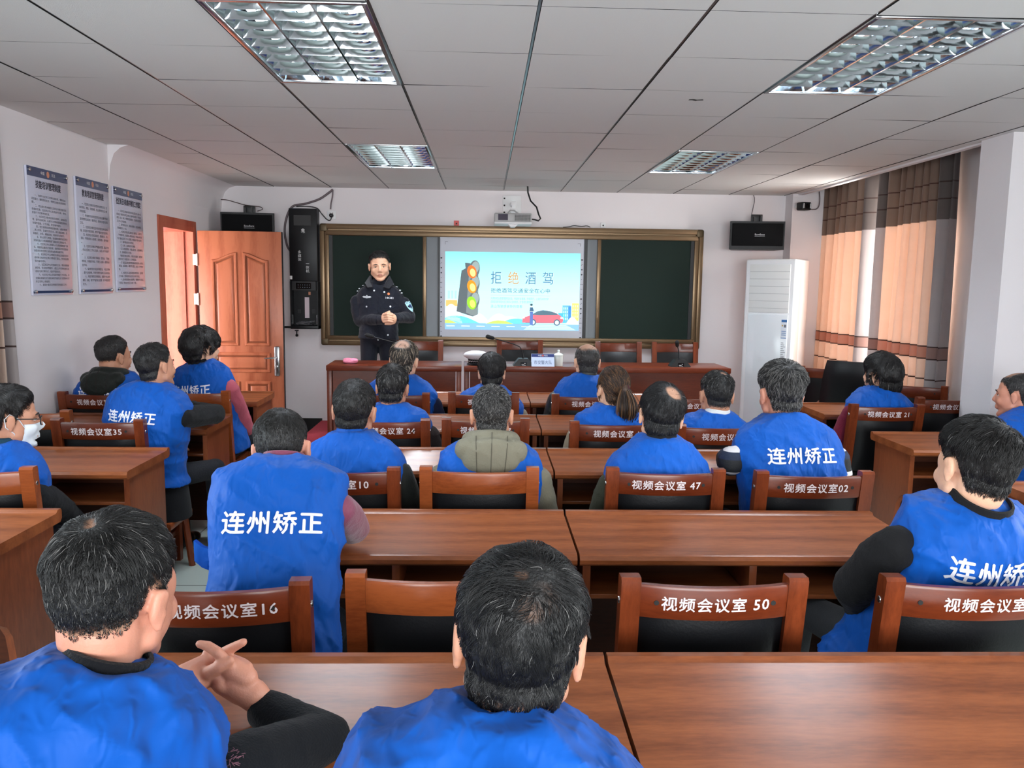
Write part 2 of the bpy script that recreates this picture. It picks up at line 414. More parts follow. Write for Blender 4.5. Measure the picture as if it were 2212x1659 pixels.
mb.loft(panel(.12, W-.12, .74, .93))
for u0, u1 in ((.12, uu-.025), (uu+.025, W-.12)): mb.loft(panel(u0, u1, .16, .66))
mb.build('moulding', M_door, door, 30)
mb = MB().box(W-.085, -.014, .71, W-.035, 0, .99, .012)
hd = mb.build('handle', M_steel, door)
MB().tube([(W-.06, -.012, .885), (W-.06, -.05, .885), (W-.085, -.055, .885), (W-.165, -.052, .88)], [.011, .009, .009, .007], 10).build('lever', M_steel, hd)
MB().lathe([(0, 0), (.012, 0), (.012, .006), (.004, .008), (0, .008)], 16, M=Matrix.Translation((W-.06, -.013, .80)) @ Matrix.Rotation(PI/2, 4, 'X')).build('keyhole', M_steel, hd)
for z in (1.78, 1.42):
    h = MB(); h.box(-.045, -.006, z-.05, -.012, .0, z+.05); h.tube([(-.006, -.006, z-.055), (-.006, -.006, z+.055)], .008, 10); h.build('hinge', mat('hinge_plate', (214, 196, 182), .35, .7), door)
mb = MB().box(W-.001, .001, .01, W+.004, .041, zt); mb.build('edge_strip', M_blackm, door)

# ------------------------------------------------------------------ ceiling troffers with mirror louvres
M_mirror = mat('mirror_louvre', (205, 212, 216), .09, 1)
M_tube_on = mat('lit_tube', (226, 240, 255), .4, emit=16)
M_tube_off = mat('unlit_tube', (236, 240, 240), .3)
def troffer_mesh(lit):
    w2, l2 = PX/2-.008, PX-.008
    out = {}
    m = MB(); h = .085
    m.box(-w2, -l2, h, w2, l2, h+.006).box(-w2, -l2, 0, -w2+.004, l2, h).box(w2-.004, -l2, 0, w2, l2, h).box(-w2, -l2, 0, w2, -l2+.004, h).box(-w2, l2-.004, 0, w2, l2, h)
    out['housing'] = m.mesh('housing', M_mirror)
    m = MB()
    for x0, y0, x1, y1 in ((-w2-.004, -l2-.004, -w2+.016, l2+.004), (w2-.016, -l2-.004, w2+.004, l2+.004), (-w2, -l2-.004, w2, -l2+.016), (-w2, l2-.016, w2, l2+.004)):
        m.box(x0, y0, -.006, x1, y1, .004, .0015)
    out['frame'] = m.mesh('frame', M_steel)
    for k in range(3):
        m = MB(); x = (k-1)*(w2*2/3); m.tube([(x, -l2+.05, .062), (x, l2-.05, .062)], .013, 12)
        out['tube%d' % k] = m.mesh('tube', M_tube_on if lit else M_tube_off)
    m = MB()                                                 # V-shaped cross blades between curved side reflectors
    n = 10; cw = (w2*2-.03)/3
    for k in range(3):
        xa = -w2+.015+cw*k
        for j in range(1, n):
            y = -l2+2*l2*j/n
            rings = []
            for i in range(7):
                x = xa+.006+(cw-.012)*i/6; s = abs(i-3)/3; top = .046-.018*(1-s*s)
                rings.append([Vector((x, y-.011, top)), Vector((x, y-.0045, .02)), Vector((x, y, .003)), Vector((x, y+.0045, .02)), Vector((x, y+.011, top))])
            m.loft(rings)
        for s in (0, 1):
            e = xa if s == 0 else xa+cw; d = 1 if s == 0 else -1
            m.prism([(e, .003), (e+d*.004, .003), (e+d*.010, .03), (e+d*.028, .056), (e+d*.026, .057), (e+d*.006, .035), (e, .02)], (0, -l2+.016, 0), X_, Z_, Y_, 2*l2-.032)
    out['louvre'] = m.mesh('louvre', M_mirror, smooth=25)
    return out
for i, (c, r) in enumerate(LAMPS):
    lit = True
    lab = ['lit mirror-louvre ceiling light above the left side of the audience, cut by the photo top', 'lit mirror-louvre ceiling light near the right edge of the ceiling', 'dim-looking mirror-louvre ceiling light near the front wall, above the standing officer', 'dim-looking mirror-louvre ceiling light near the front wall, towards the air conditioner'][i]
    t = thing('ceiling_light', lab, 'ceiling light', (P0X+PX*(c+.5), P0Y+PX*(r+1), CZ), 0, 'troffers in the ceiling')
    if i in (0, 2): TM = troffer_mesh(lit)
    for k, me in TM.items():
        o = bpy.data.objects.new(k.rstrip('012'), me); COL.objects.link(o); o.parent = t
    l = area('lamp_light', (0, 0, .078), (0, 0, 0), PX*.86, PX*1.9, LAMP_W[i], (.93, .97, 1), 2.5); l.parent = t

# ------------------------------------------------------------------ desks
def desk(label, L, xl, yb, rz=0, group='training desks'):
    """xl = left end, yb = far edge of the top; users sit on the near side"""
    t = thing('training_desk', label, 'desk', (xl+L/2, yb, 0), rz, group)
    D, H = .495, .76; h = L/2
    prof = [(0, H+.004), (-.006, H+.011), (-.026, H+.011), (-.034, H+.003), (-.040, H), (-D+.02, H), (-D+.007, H-.004), (-D, H-.016), (-D+.003, H-.030), (-D+.014, H-.038), (-.012, H-.038), (0, H-.026)]
    MB().prism(prof, (-h, 0, 0), Y_, Z_, X_, L).build('tabletop', M_desk, t, 32)
    sp = [(-.03, 0), (-.30, 0), (-.30, .34), (-.315, .42), (-.345, .465), (-.39, .49), (-.43, .50), (-.43, H-.038), (-.03, H-.038)]
    for s in (-1, 1):
        MB().prism(sp, (s*(h-.03)-.0125, 0, 0), Y_, Z_, X_, .025).build('side_panel', M_deskz, t, 30)
    MB().box(-.0125, -.42, .60, .0125, -.06, H-.038, .001).build('divider', M_deskz, t)
    MB().box(-h+.042, -.41, .585, h-.042, -.05, .60, .001).build('shelf', M_desk, t)
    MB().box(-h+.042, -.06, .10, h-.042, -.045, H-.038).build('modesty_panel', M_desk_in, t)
    return t
LC = 1.158
YB = [1.783, 2.972, 4.124, 5.186, 6.266]
DL = [('desk with the clasped hands above it, in front of the two foreground men', 'desk whose empty glossy top fills the lower right of the photo'),
      ('desk the man in mauve sleeves leans on', 'desk with empty top behind chairs 47 and 02'),
      ('desk before the black puffer man and the hooded coat man', 'desk before the cowlicked man of chair 47'),
      ('desk just beyond chair 24', 'desk just beyond chair 11, before the ponytailed woman'),
      ('desk before the man in navy sleeves, next to the podium', 'desk before the bald man in leather jacket, next to the podium')]
for i, y in enumerate(YB):
    sx = [.282, .303, .322, .335, .330][i]
    desk('reddish-brown left-centre ' + DL[i][0], LC, sx-.004-LC, y)
    desk('reddish-brown right-centre ' + DL[i][1], LC, sx+.004, y)
for i, (y, xr, lab) in enumerate(((2.955, -1.540, 'desk at the left photo edge behind the man in mask and glasses'), (4.068, -1.572, 'desk with broad empty top before the masked man, behind chair 35'),
                                  (5.116, -1.578, 'left-block desk behind the hooded man\'s chair, elbow of a dark-sleeved man on it'), (6.18, -1.588, 'left-block desk nearest to the open wooden door'))):
    desk('reddish-brown ' + lab, 1.07, xr-1.07, y)
for i, (y, xl, lab) in enumerate(((3.47, 2.285, 'desk corner at the right photo edge, nearest of the right block'), (4.684, 2.285, 'desk in the right block behind chair 21, its side panel facing the aisle'), (5.86, 2.295, 'right-block desk before the woman in maroon sleeves'))):
    desk('reddish-brown ' + lab, 1.07, xl, y)

# ------------------------------------------------------------------ chairs
def ypost(z): return -.195-.072*max(0, (z-.42)/.475)
def rail_y(x, z): return ypost(z)-.004-.030*(1-(x/.19)**2)
def make_chair(pw, label):
    t = thing('conference_chair', label, 'chair')
    wx, wz = (M_plain, M_plain) if pw else (M_chair, M_chairz)
    for s in (-1, 1):
        p = [(-.215, 0), (-.175, 0), (-.178, .42), (-.242, .888), (-.246, .896), (-.282, .897), (-.288, .888), (-.222, .42)]
        MB().prism(p, (s*.208-.0245, 0, 0), Y_, Z_, X_, .049).build('back_post', wz, t, 30)
        m = MB().prism([(.165, 0), (.205, 0), (.212, .40), (.165, .40)], (s*.20-.02, 0, 0), Y_, Z_, X_, .04); m.build('front_leg', wz, t)
        MB().box(s*.20-.012, -.18, .16, s*.20+.012, .18, .19, .003).build('stretcher', wz, t)
    m = MB(); N = 12; rings = []
    for i in range(N+1):
        x = -.186+.372*i/N
        r = []
        for z, d in ((.792, -.012), (.80, -.014), (.872, -.014), (.879, -.010), (.879, .006), (.872, .011), (.80, .011), (.792, .009)):
            r.append(Vector((x, rail_y(x, z)+d, z)))
        rings.append(r)
    m.loft(rings); rl = m.build('top_rail', wx, t, 32)
    m = MB()
    if not pw:
        for x in (-.145, .145):
            y = rail_y(x, .835)-.0145
            m.lathe([(0, 0), (.0065, 0), (.0065, .001), (0, .001)], 12, M=Matrix.Translation((x, y, .835)) @ Matrix.Rotation(PI/2, 4, 'X'))
        m.build('screw_hole', M_dark, rl)
    for s in (-1, 1):
        m = MB().lathe([(0, 0), (.009, 0), (.008, .002), (0, .003)], 14, M=Matrix.Translation((s*.2325, -.255, .83)) @ Matrix.Rotation(s*PI/2, 4, 'Y')); m.build('bolt_cap', M_steel, t)
    m = MB(); rings = []
    for i in range(N+1):
        x = -.183+.366*i/N; e = (1-(abs(x)/.183)**6); r = []
        K = 8
        for k in range(K+1):
            z = .46+.333*k/K; q = 1-abs(2*k/K-1)**4; r.append(Vector((x, rail_y(x, z)-.004-.012*e*q+.004, z)))
        for k in range(K, -1, -1):
            z = .46+.333*k/K; q = 1-abs(2*k/K-1)**4; r.append(Vector((x, rail_y(x, z)+.010+.018*e*q, z)))
        rings.append(r)
    m.loft(rings); m.build('backrest', M_leather, t, 50)
    MB().box(-.205, -.19, .405, .205, .21, .455, .018, seg=3).build('seat', M_leather, t, 50)
    m = MB(); m.box(-.20, .17, .345, .20, .195, .405).box(-.20, -.20, .345, .20, -.175, .405).box(-.215, -.19, .345, -.195, .19, .405).box(.195, -.19, .345, .215, .19, .405)
    m.build('seat_frame', wz, t)
    return t
CH = {False: make_chair(False, 'x'), True: make_chair(True, 'x')}
used = set()
def chair(x, y, text, label, plain=False, rz=0, group='wooden conference chairs with black leather', tx=0, z=0, sp=.13):
    """x, y of the top of the backrest"""
    q = Matrix.Rotation(rz, 3, 'Z') @ Vector((0, -.265, 0)); loc = (x-q.x, y-q.y, z)
    if plain not in used:
        used.add(plain); t = CH[plain]; t.location = loc; t.rotation_euler = (0, 0, rz); t['label'] = label; t['group'] = group
    else: t = dup(CH[plain], loc, rz, label, group, skip=('lettering',))
    if text:
        rl = [c for c in kids(t) if c.name.startswith('top_rail')][0]
        m = MB(); m.text(text, .040, (0, 0, 0), X_, Z_, 'c', sp, .0007, fn=lambda a, b: Vector((a+tx, rail_y(a+tx, .820+b)-.0152, .820+b)))
        m.build('lettering', M_paint, rl, 0, recalc=False)
    return t
T = '视频会议室'
chair(.573, 1.935, T+' 50', 'empty brown chair stencilled 50, black leather back, right of the foreground man\'s head')
chair(-.105, 1.963, None, 'empty orange-brown chair without stencil, left of the foreground man\'s head', True, rz=.02)
chair(-.645, 1.895, T+'16', 'brown chair stencilled 16, behind the man in pink sleeves', rz=.05, tx=.03)
chair(1.235, 1.935, T+' 3', 'brown chair stencilled 3, near the right edge, behind a black-sleeved man', rz=-.02, tx=.03)
chair(.715, 3.122, T+' 47', 'brown chair stencilled 47, behind the cowlicked balding man', rz=-.03)
chair(1.294, 3.091, T+'02', 'brown chair stencilled 02, behind the man in striped sleeves')
chair(-.016, 3.125, None, 'orange-brown chair without stencil, behind the man with the grey-green hood', True)
chair(-.555, 3.105, T+'10', 'brown chair stencilled 10, behind the man in a black puffer jacket', tx=-.012)
chair(-.515, 4.245, T+' 24', 'brown chair stencilled 24, behind the man in dark brown sleeves', tx=.02)
chair(.009, 4.278, T+' 07', 'brown empty chair ending in 7, beyond the hooded man\'s head')
chair(.682, 4.210, T+' 11', 'brown chair stencilled 11, behind the ponytailed woman', tx=.02)
chair(1.228, 4.144, T, 'brown chair with room stencil, right of chair 11, behind a short-haired man')
chair(-.585, 5.257, None, 'brown chair behind the balding man in navy sleeves, mostly hidden')
chair(-.004, 5.302, T, 'brown chair behind the dark-haired man who faces the police cap')
chair(.672, 5.259, T, 'brown chair behind the bald man in a leather jacket')
chair(1.330, 5.219, T, 'brown empty chair in the row next to the podium, right of the ponytailed woman')
chair(-1.957, 4.156, T+'35', 'brown chair stencilled 35, behind the left-block desk with an empty top', rz=-.01)
chair(-2.43, 5.144, T, 'brown chair with room stencil behind the man in the black hooded jacket', rz=-.04)
chair(-1.872, 5.262, None, 'orange-brown chair behind the bowl-haired man in pink sleeves', True)
chair(-2.46, 4.417, None, 'orange-brown chair half hidden behind the masked man\'s face', True, rz=.03)
chair(-1.925, 3.055, None, 'orange-brown chair of the man in mask and glasses, at the left photo edge', True, rz=.10)
chair(2.50, 4.939, T+' 21', 'brown chair stencilled 21, behind the woman in maroon sleeves')
chair(3.10, 5.276, T+' 49', 'brown chair stencilled 49, left of the balding man at the right edge')
chair(2.95, 3.80, T, 'brown chair at the right photo edge behind the nearest right-block desk', rz=0)
# behind the podium, facing the audience; by the window
for (x, y, rz, z, lab) in ((-.64, 8.02, PI, .146, 'leftmost chair behind the podium, beside the standing officer'), (.352, 8.22, PI, .146, 'chair behind the podium between police cap and name plate'),
                           (1.335, 8.12, PI, .146, 'chair behind the podium right of the white cup'), (1.91, 8.15, PI, .146, 'rightmost chair behind the podium, beyond the small microphone')):
    chair(x, y, None, 'brown chair with dark leather back, ' + lab, rz=rz, z=z, group='chairs behind the podium')
chair(at(1785, 772, Y=7.2).x+.03, 7.25, None, 'brown chair standing askew against the curtain, left of the swivel chair', rz=math.radians(-28), group='spare chairs by the curtain')
chair(at(1985, 818, Y=6.0).x-.02, 6.02, None, 'brown chair turned towards the curtain, right of the woman in maroon sleeves', rz=math.radians(-38), group='spare chairs by the curtain')
chair(at(1935, 810, Y=6.9).x-.05, 6.95, None, 'brown chair beside the curtain, almost hidden behind the bobbed woman', rz=math.radians(-75), group='spare chairs by the curtain')

# black swivel office chair by the curtain
t = thing('office_chair', 'black leather high-back office chair with curved wooden arms by the curtain', 'chair', (at(1836, 860, Y=6.6).x+.02, 6.50, 0), math.radians(-35))
m = MB(); rings = []
for i in range(13):
    x = -.25+.5*i/12; e = (1-(abs(x)/.25)**5); r = []
    for k in range(11):
        z = .42+.62*k/10; wz = 1-.25*(k/10)**3; q = 1-abs(2*k/10-1)**5
        r.append(Vector((x*wz, -.20-.13*(k/10)-.035*e*q-.03*(1-(x/.25)**2), z)))
    for k in range(10, -1, -1):
        z = .42+.62*k/10; wz = 1-.25*(k/10)**3; q = 1-abs(2*k/10-1)**5
        r.append(Vector((x*wz, -.17-.13*(k/10)+.035*e*q-.03*(1-(x/.25)**2), z)))
    rings.append(r)
m.loft(rings); m.build('backrest', M_leather, t, 50)
MB().box(-.25, -.22, .40, .25, .26, .50, .04, seg=3).build('seat', M_leather, t, 50)
for s in (-1, 1):
    MB().tube([(s*.27, -.22, .66), (s*.285, -.05, .665), (s*.285, .14, .64), (s*.28, .22, .58), (s*.26, .20, .47), (s*.24, .10, .42)], [.018, .02, .02, .018, .016, .014], 10, flat=.7).build('armrest', M_chair, t, 60)
MB().tube([(0, 0, .12), (0, 0, .41)], .028, 14).build('column', M_blackm, t)
m = MB()
for k in range(5):
    a = 2*PI*k/5; m.tube([(0, 0, .13), (.16*math.cos(a), .16*math.sin(a), .11), (.29*math.cos(a), .29*math.sin(a), .06)], [.03, .024, .016], 8)
bs = m.build('base', M_blackm, t, 50)
for k in range(5):
    a = 2*PI*k/5
    MB().tube([(.29*math.cos(a)-.02*math.sin(a), .29*math.sin(a)+.02*math.cos(a), .028), (.29*math.cos(a)+.02*math.sin(a), .29*math.sin(a)-.02*math.cos(a), .028)], .028, 12).build('caster', M_black, bs)

# ------------------------------------------------------------------ podium tables and what stands on them
TZ = .911; PZ = .146
def podium(label, x0, x1, yf, rz):
    t = thing('podium_table', label, 'table', (x0, yf, PZ), rz, 'podium tables')
    L = x1-x0; H = TZ-PZ; D = .47
    MB().box(0, 0, H-.045, L, D, H, .004).build('tabletop', M_table, t)
    m = MB().box(.05, .035, .02, L-.05, .05, H-.045); m.build('front_panel', M_table, t)
    for a in (0.0, L-.045):
        MB().box(a+.002, .02, 0, a+.043, D-.02, H-.045, .002).build('side_panel', M_table, t)
    MB().box(.045, .028, 0, L-.045, .06, .06).build('plinth', M_table, t)
    return t
podium('reddish-brown podium table left of the seam, empty but for the pink cloth', -1.312, -.192, 6.765, math.radians(1.6))
podium('long reddish-brown podium table right of the seam, carrying cap, name plate and cup', -.172, 2.105, 6.80, math.radians(1.6))
def top(px, py, y): p = at(px, py, Y=y); return (p.x, y, TZ)

def microphone(label, base, yaw, tilt, group='gooseneck microphones on the podium', first=[]):
    t = thing('gooseneck_microphone', label, 'microphone', base, yaw, group)
    m = MB(); m.prism([(-.085, 0), (.085, 0), (.085, .008), (.04, .062), (-.04, .062), (-.085, .008)], (0, -.06, 0), X_, Z_, Y_, .11); m.build('base', M_black, t, 25)
    MB().prism([(-.026, .004), (.026, .004), (.026, .034), (-.026, .034)], (0, -.0625, 0), X_, Z_, Y_, .003).build('control_plate', mat('glossy_black', (10, 10, 12), .15), t)
    m = MB().box(-.018, -.0635, .014, .004, -.0625, .017).box(.006, -.0635, .022, .016, -.0625, .026).box(-.016, -.0635, .007, .018, -.0625, .009); m.build('marking', M_white, t)
    if tilt == 'side': pts = [(0, 0, .06), (-.006, 0, .11), (-.03, 0, .16), (-.09, -.005, .185), (-.2, -.01, .215), (-.262, -.012, .232)]
    else: pts = [(0, 0, .06), (-.004, -.0, .10), (-.012, -.01, .14), (-.024, -.02, .172), (-.03, -.025, .185)]
    MB().tube(pts, [.008]+[.0042]*(len(pts)-1), 8).build('gooseneck', M_blackm, t, 60)
    a, b = Vector(pts[-2]), Vector(pts[-1]); d = (b-a).normalized()
    if tilt != 'side': d = Vector((-.2, -.6, .5)).normalized()
    MB().cone(b, b+d*.045, .016, .018, 14).build('foam_head', mat('foam', (22, 22, 23), .95, bump=.3, bscale=200), t, 60)
    return t
microphone('gooseneck microphone bent far to the left, between police cap and name plate', top(1130, 785, 6.93), .03, 'side')
microphone('small upright gooseneck microphone at the right end of the podium', top(1467, 787, 7.0), .03, 'up')
microphone('gooseneck microphone before the officer, base hidden by a balding head', top(872, 783, 6.95), .03, 'side')
# pink folded cloth
m = MB(); m.ell((0, 0, .02), (.065, .045, .022)).ell((.03, 0, .028), (.035, .04, .02)).ell((-.02, .005, .032), (.045, .03, .018)).ell((.005, -.02, .03), (.05, .02, .02))
co, fs = m.remesh(.005, 3)
co[:, 2] = np.maximum(co[:, 2], 0); p = top(757, 781, 6.93)
o = from_np('cloth', co, fs, mat('pink_cloth', (232, 142, 168), .9, vary=.08, vscale=60, bump=.4, bscale=90)); o.location = p; tag(o, 'crumpled pink cloth at the left end of the podium', 'cloth')
# police cap
p = top(1031, 777, 6.98)
t = thing('police_cap', 'white-topped police cap with black band lying on the podium', 'cap', p, math.radians(-8))
m = MB(); rings = []
for z, r, ty in ((.050, .080, 0), (.056, .092, 0), (.066, .112, .0), (.076, .118, .002), (.092, .106, .004), (.106, .070, .005), (.112, .01, .005)):
    rings.append([Vector((r*math.cos(2*PI*k/36), r*1.12*math.sin(2*PI*k/36)-.004, z+.030*(-math.sin(2*PI*k/36))*min(1, r/.1)*min(1, (z-.05)/.03))) for k in range(36)])
m.loft(rings); m.build('crown', mat('white_cap_cloth', (228, 230, 236), .8), t, 60)
MB().lathe([(.076, .018), (.079, .02), (.079, .054), (.076, .056)], 36).build('band', mat('black_band', (18, 18, 20), .7), t, 60)
m = MB(); rings = []
for i in range(13):
    a = -PI/2-1.05+2.1*i/12; r0, r1 = .078, .078+.055*math.cos((a+PI/2)*1.2)
    rings.append([Vector((r0*math.cos(a), r0*math.sin(a), .024)), Vector((r1*math.cos(a), r1*math.sin(a), .008)), Vector((r1*math.cos(a), r1*math.sin(a), .005)), Vector((r0*math.cos(a), r0*math.sin(a), .020))])
m.loft(rings); m.build('peak', mat('patent_black', (14, 15, 18), .12), t, 60)
m = MB()
for i in range(17):
    a = -PI/2-1.0+2.0*i/16; m.ell((.082*math.cos(a), .082*math.sin(a), .030+.003*(i % 2)), (.005, .005, .005), nu=8, nv=6)
m.build('braid', M_steel, t, 60)
m = MB().ell((0, -.100, .078), (.017, .006, .020)); m.prism([(.006*math.cos(2*PI*k/10)*(1 if k % 2 else .45), .006*math.sin(2*PI*k/10)*(1 if k % 2 else .45)) for k in range(10)], (0, -.105, .082), X_, Z_, -Y_, .003)
for s in (-1, 1): m.tube([(s*.004, -.103, .056), (s*.019, -.102, .066), (s*.021, -.103, .082), (s*.014, -.103, .094)], [.003, .004, .004, .002], 8)
m.build('badge', mat('cap_badge', (186, 190, 194), .3, .9), t, 60)
# name plate
p = top(1172, 787, 6.90); d = Vector((1, 0, 0))
t = thing('name_plate', 'acrylic tent name plate with blue header beside the white cup', 'name plate', p, .02)
m = MB(); m.prism([(-.045, 0), (-.042, 0), (0, .098), (.042, 0), (.045, 0), (.002, .104), (-.002, .104)], (-.098, 0, 0), Y_, Z_, X_, .196); m.build('stand', mat('clear_plastic', (200, 210, 226), .1), t)
def face(u, v, e=.001): f = Vector((0, -.0445, 0)).lerp(Vector((0, -.0022, .1032)), v/.111); return Vector((u, f.y-e, f.z+e*.4))
m = MB(); m.add([face(-.096, .002), face(.096, .002), face(.096, .110), face(-.096, .110)], [(0, 1, 2, 3)]); m.build('card', mat('card_pale', (196, 210, 232), .6), t, 0)
m = MB(); m.add([face(-.096, .083, .0015), face(.096, .083, .0015), face(.096, .110, .0015), face(-.096, .110, .0015)], [(0, 1, 2, 3)]); m.build('header', mat('navy_print', (26, 46, 108), .6), t, 0)
m = MB(); m.text('市交警大队', .038, (0, 0, 0), X_, Z_, 'c', 0, fn=lambda a, b: face(a*.82, b+.022, .002)); m.build('lettering', mat('grey_blue_ink', (84, 100, 140), .6), t, 0, False)
m = MB(); m.text('中国', .016, (0, 0, 0), X_, Z_, 'c', 0, fn=lambda a, b: face(a-.026, b+.091, .002)); m.text('司法', .016, (0, 0, 0), X_, Z_, 'c', 0, fn=lambda a, b: face(a+.026, b+.091, .002)); m.build('lettering', M_white, t, 0, False)
m = MB(); m.add([face(.009*math.cos(2*PI*k/16), .0965+.009*math.sin(2*PI*k/16), .002) for k in range(16)], [tuple(range(16))]); m.build('emblem', mat('emblem_red', (190, 92, 84), .6), t, 0)
# lidded cup
p = top(1206, 787, 6.93); M_china = mat('white_china', (232, 240, 234), .12, coat=.4)
t = thing('lidded_cup', 'white china mug with knobbed lid on the podium', 'cup', p, 1.9)
MB().lathe([(0, 0), (.036, 0), (.039, .004), (.041, .09), (.038, .09), (.036, .01), (0, .008)], 28).build('body', M_china, t, 50)
MB().lathe([(.044, .09), (.045, .094), (.030, .106), (.012, .112), (.007, .118), (.011, .126), (.009, .136), (0, .139)], 28).build('lid', M_china, t, 50)
MB().tube([(.039, 0, .075), (.062, 0, .07), (.064, 0, .04), (.039, 0, .025)], .006, 8).build('handle', M_china, t, 60)

# ------------------------------------------------------------------ the blackboard wall
M_gold = mat('bronze_aluminium', (124, 102, 76), .34, .6)
M_goldd = mat('bronze_corner', (92, 78, 56), .45, .5)
M_green = mat('green_chalkboard', (26, 42, 36), .55, spec=.15, vary=.06, vscale=3)
BY = FW-.085                                                 # front of the board frame
def bp(px, py, y=BY): return at(px, py, Y=y)
tl, br = bp(690, 485), bp(1511, 752); tr = bp(1521, 494)
X0, X1, Z0, Z1 = tl.x, (tr.x+br.x)/2, (bp(700, 748).z+br.z)/2, (tl.z+tr.z)/2
board = thing('sliding_blackboard', 'long bronze-framed sliding blackboard with two dark green panels on the front wall', 'blackboard', ((X0+X1)/2, FW-.002, Z0))
cx = (X0+X1)/2; HW = (X1-X0)/2; HZ = Z1-Z0
MB().box(-HW+.02, -.012, .02, HW-.02, 0, HZ-.02).build('backing', mat('board_backing', (150, 156, 160), .7), board)
for z0, z1, nm in ((0, .10, 'bottom_rail'), (HZ-.115, HZ, 'top_rail')):
    m = MB(); zz = (z0+z1)/2
    m.box(-HW+.06, -.085, z0, HW-.06, -.005, zz-.006, .006).box(-HW+.06, -.085, zz+.006, HW-.06, -.005, z1, .006).box(-HW+.06, -.07, z0+.01, HW-.06, -.005, z1-.01)
    m.build(nm, M_gold, board)
for s in (-1, 1):
    m = MB(); a = s*HW; b = s*(HW-.045); c = s*(HW-.09)
    m.box(min(a, b), -.085, .06, max(a, b), -.005, HZ-.06, .006).box(min(b, c), -.075, .06, max(b, c), -.005, HZ-.06, .006); m.build('side_rail', M_gold, board)
    for z0, z1 in ((0, .075), (HZ-.085, HZ)):
        m = MB(); e = s*(HW-.08); m.box(min(a, e)-.002, -.088, z0-.002, max(a, e)+.002, -.004, z1+.002, .02, seg=3); m.build('corner_cap', M_goldd, board)
    m = MB(); e, f = s*(HW-.09), s*(HW-.125); m.box(min(e, f), -.06, .07, max(e, f), -.01, HZ-.08); m.build('track', M_black, board)
def slab(px0, px1, name):
    a, b = bp(px0, 600, FW-.05).x-cx, bp(px1, 600, FW-.05).x-cx
    p = MB().box(a, -.05, .10, b, -.03, HZ-.115).build(name, M_green, board)
    for e in (a, b): MB().box(e-.018, -.058, .10, e+.018, -.028, HZ-.115, .004).build('panel_edge', M_gold, p)
    return p, a, b
gl, a0, a1 = slab(716, 917, 'green_panel'); gr, b0, b1 = slab(1293, 1493, 'green_panel')
for e in (a1, b0): MB().box(e-.006, -.064, .26, e+.006, -.056, .40, .003).build('panel_pull', M_gold, gl if e == a1 else gr)
# interactive whiteboard, with the slide thrown on it
wl, wr = bp(946, 503, FW-.06), bp(1270, 508, FW-.06); wb = bp(1264, 738, FW-.06)
WX, WH = (wl.x+wr.x)/2, (wr.x-wl.x)/2
wz0, wz1 = Z0+.095, Z1-.105
wbd = thing('interactive_whiteboard', 'white interactive whiteboard showing the projected road safety slide', 'whiteboard', (WX, FW-.015, wz0))
H = wz1-wz0
m = MB().box(-WH+.02, -.05, 0, WH-.025, -.012, H, .004); m.build('board_surface', mat('whiteboard', (206, 210, 220), .38), wbd)
MB().box(-WH, -.054, 0, -WH+.022, -.012, H).build('side_frame', M_black, wbd); MB().box(WH-.035, -.054, 0, WH, -.012, H).build('side_frame', M_black, wbd)
m = MB(); yy = -.0515
def seg2(m, a, b, t=.003):
    a, b = Vector((a[0], yy, a[1])), Vector((b[0], yy, b[1])); d = (b-a).normalized(); n = Vector((-d.z, 0, d.x))*t
    m.add([a-n, b-n, b+n, a+n], [(0, 1, 2, 3)])
def disc(m, x, z, r, n=14, y=yy): m.add([(x+r*math.cos(2*PI*k/n), y, z+r*math.sin(2*PI*k/n)) for k in range(n)], [tuple(range(n))])
for s, xe in ((-1, -WH+.036), (1, WH-.055)):
    for k in range(17):
        z = H-.22-.050*k; q = k % 8
        if q == 0: seg2(m, (xe-.009, z), (xe+.009, z), .006)
        elif q == 1: seg2(m, (xe-.008, z-.008), (xe+.008, z+.008), .0016)
        elif q == 2: disc(m, xe, z, .008, 6)
        elif q == 3: m.add([(xe-.009, yy, z), (xe, yy, z-.01), (xe+.009, yy, z+.002), (xe, yy, z+.009)], [(0, 1, 2, 3)])
        elif q == 4: seg2(m, (xe-.004, z), (xe+.004, z), .0016); seg2(m, (xe, z-.004), (xe, z+.004), .0016)
        elif q == 5: seg2(m, (xe-.009, z), (xe-.003, z), .004); seg2(m, (xe+.003, z), (xe+.009, z), .004)
        elif q == 6: seg2(m, (xe-.009, z), (xe+.009, z), .0016); seg2(m, (xe-.009, z), (xe-.004, z+.005), .0014)
        else: seg2(m, (xe-.008, z), (xe+.008, z), .0016)
    x = s*(WH-.075); seg2(m, (x, H-.055), (x-s*.028, H-.055), .0015); seg2(m, (x, H-.055), (x, H-.083), .0015)
m.build('button_icons', mat('grey_print', (54, 56, 62), .7), wbd, 0, False)
# the slide: pixels of the photograph turned into a 0..1 slide frame
s0, s1, s2, s3 = [at(*q, Y=FW-.068) for q in ((962, 543), (1254, 548), (961, 710), (1252, 716))]
SX0, SX1 = s0.x, s1.x; SZ1, SZ0 = (s0.z+s1.z)/2, (s2.z+s3.z)/2
SWd, SHt = SX1-SX0, SZ1-SZ0
def sl(u, v, k=0): return Vector((SX0-WX+SWd*u, -.0525-.0003*k, SZ0-wz0+SHt*v))
SLC = {}
def slc(name, rgb, e=1.0):
    if name not in SLC: SLC[name] = (len(SLC), mat('slide_'+name, rgb, .6, spec=0, emit=e))
    return SLC[name][0]
sm = MB()
def spoly(name, rgb, pts, k, e=.62):
    sm.cur = slc(name, rgb, e); sm.add([sl(u, v, k) for u, v in pts], [tuple(range(len(pts)))])
def srect(name, rgb, u0, v0, u1, v1, k): spoly(name, rgb, [(u0, v0), (u1, v0), (u1, v1), (u0, v1)], k)
ASP = SWd/SHt
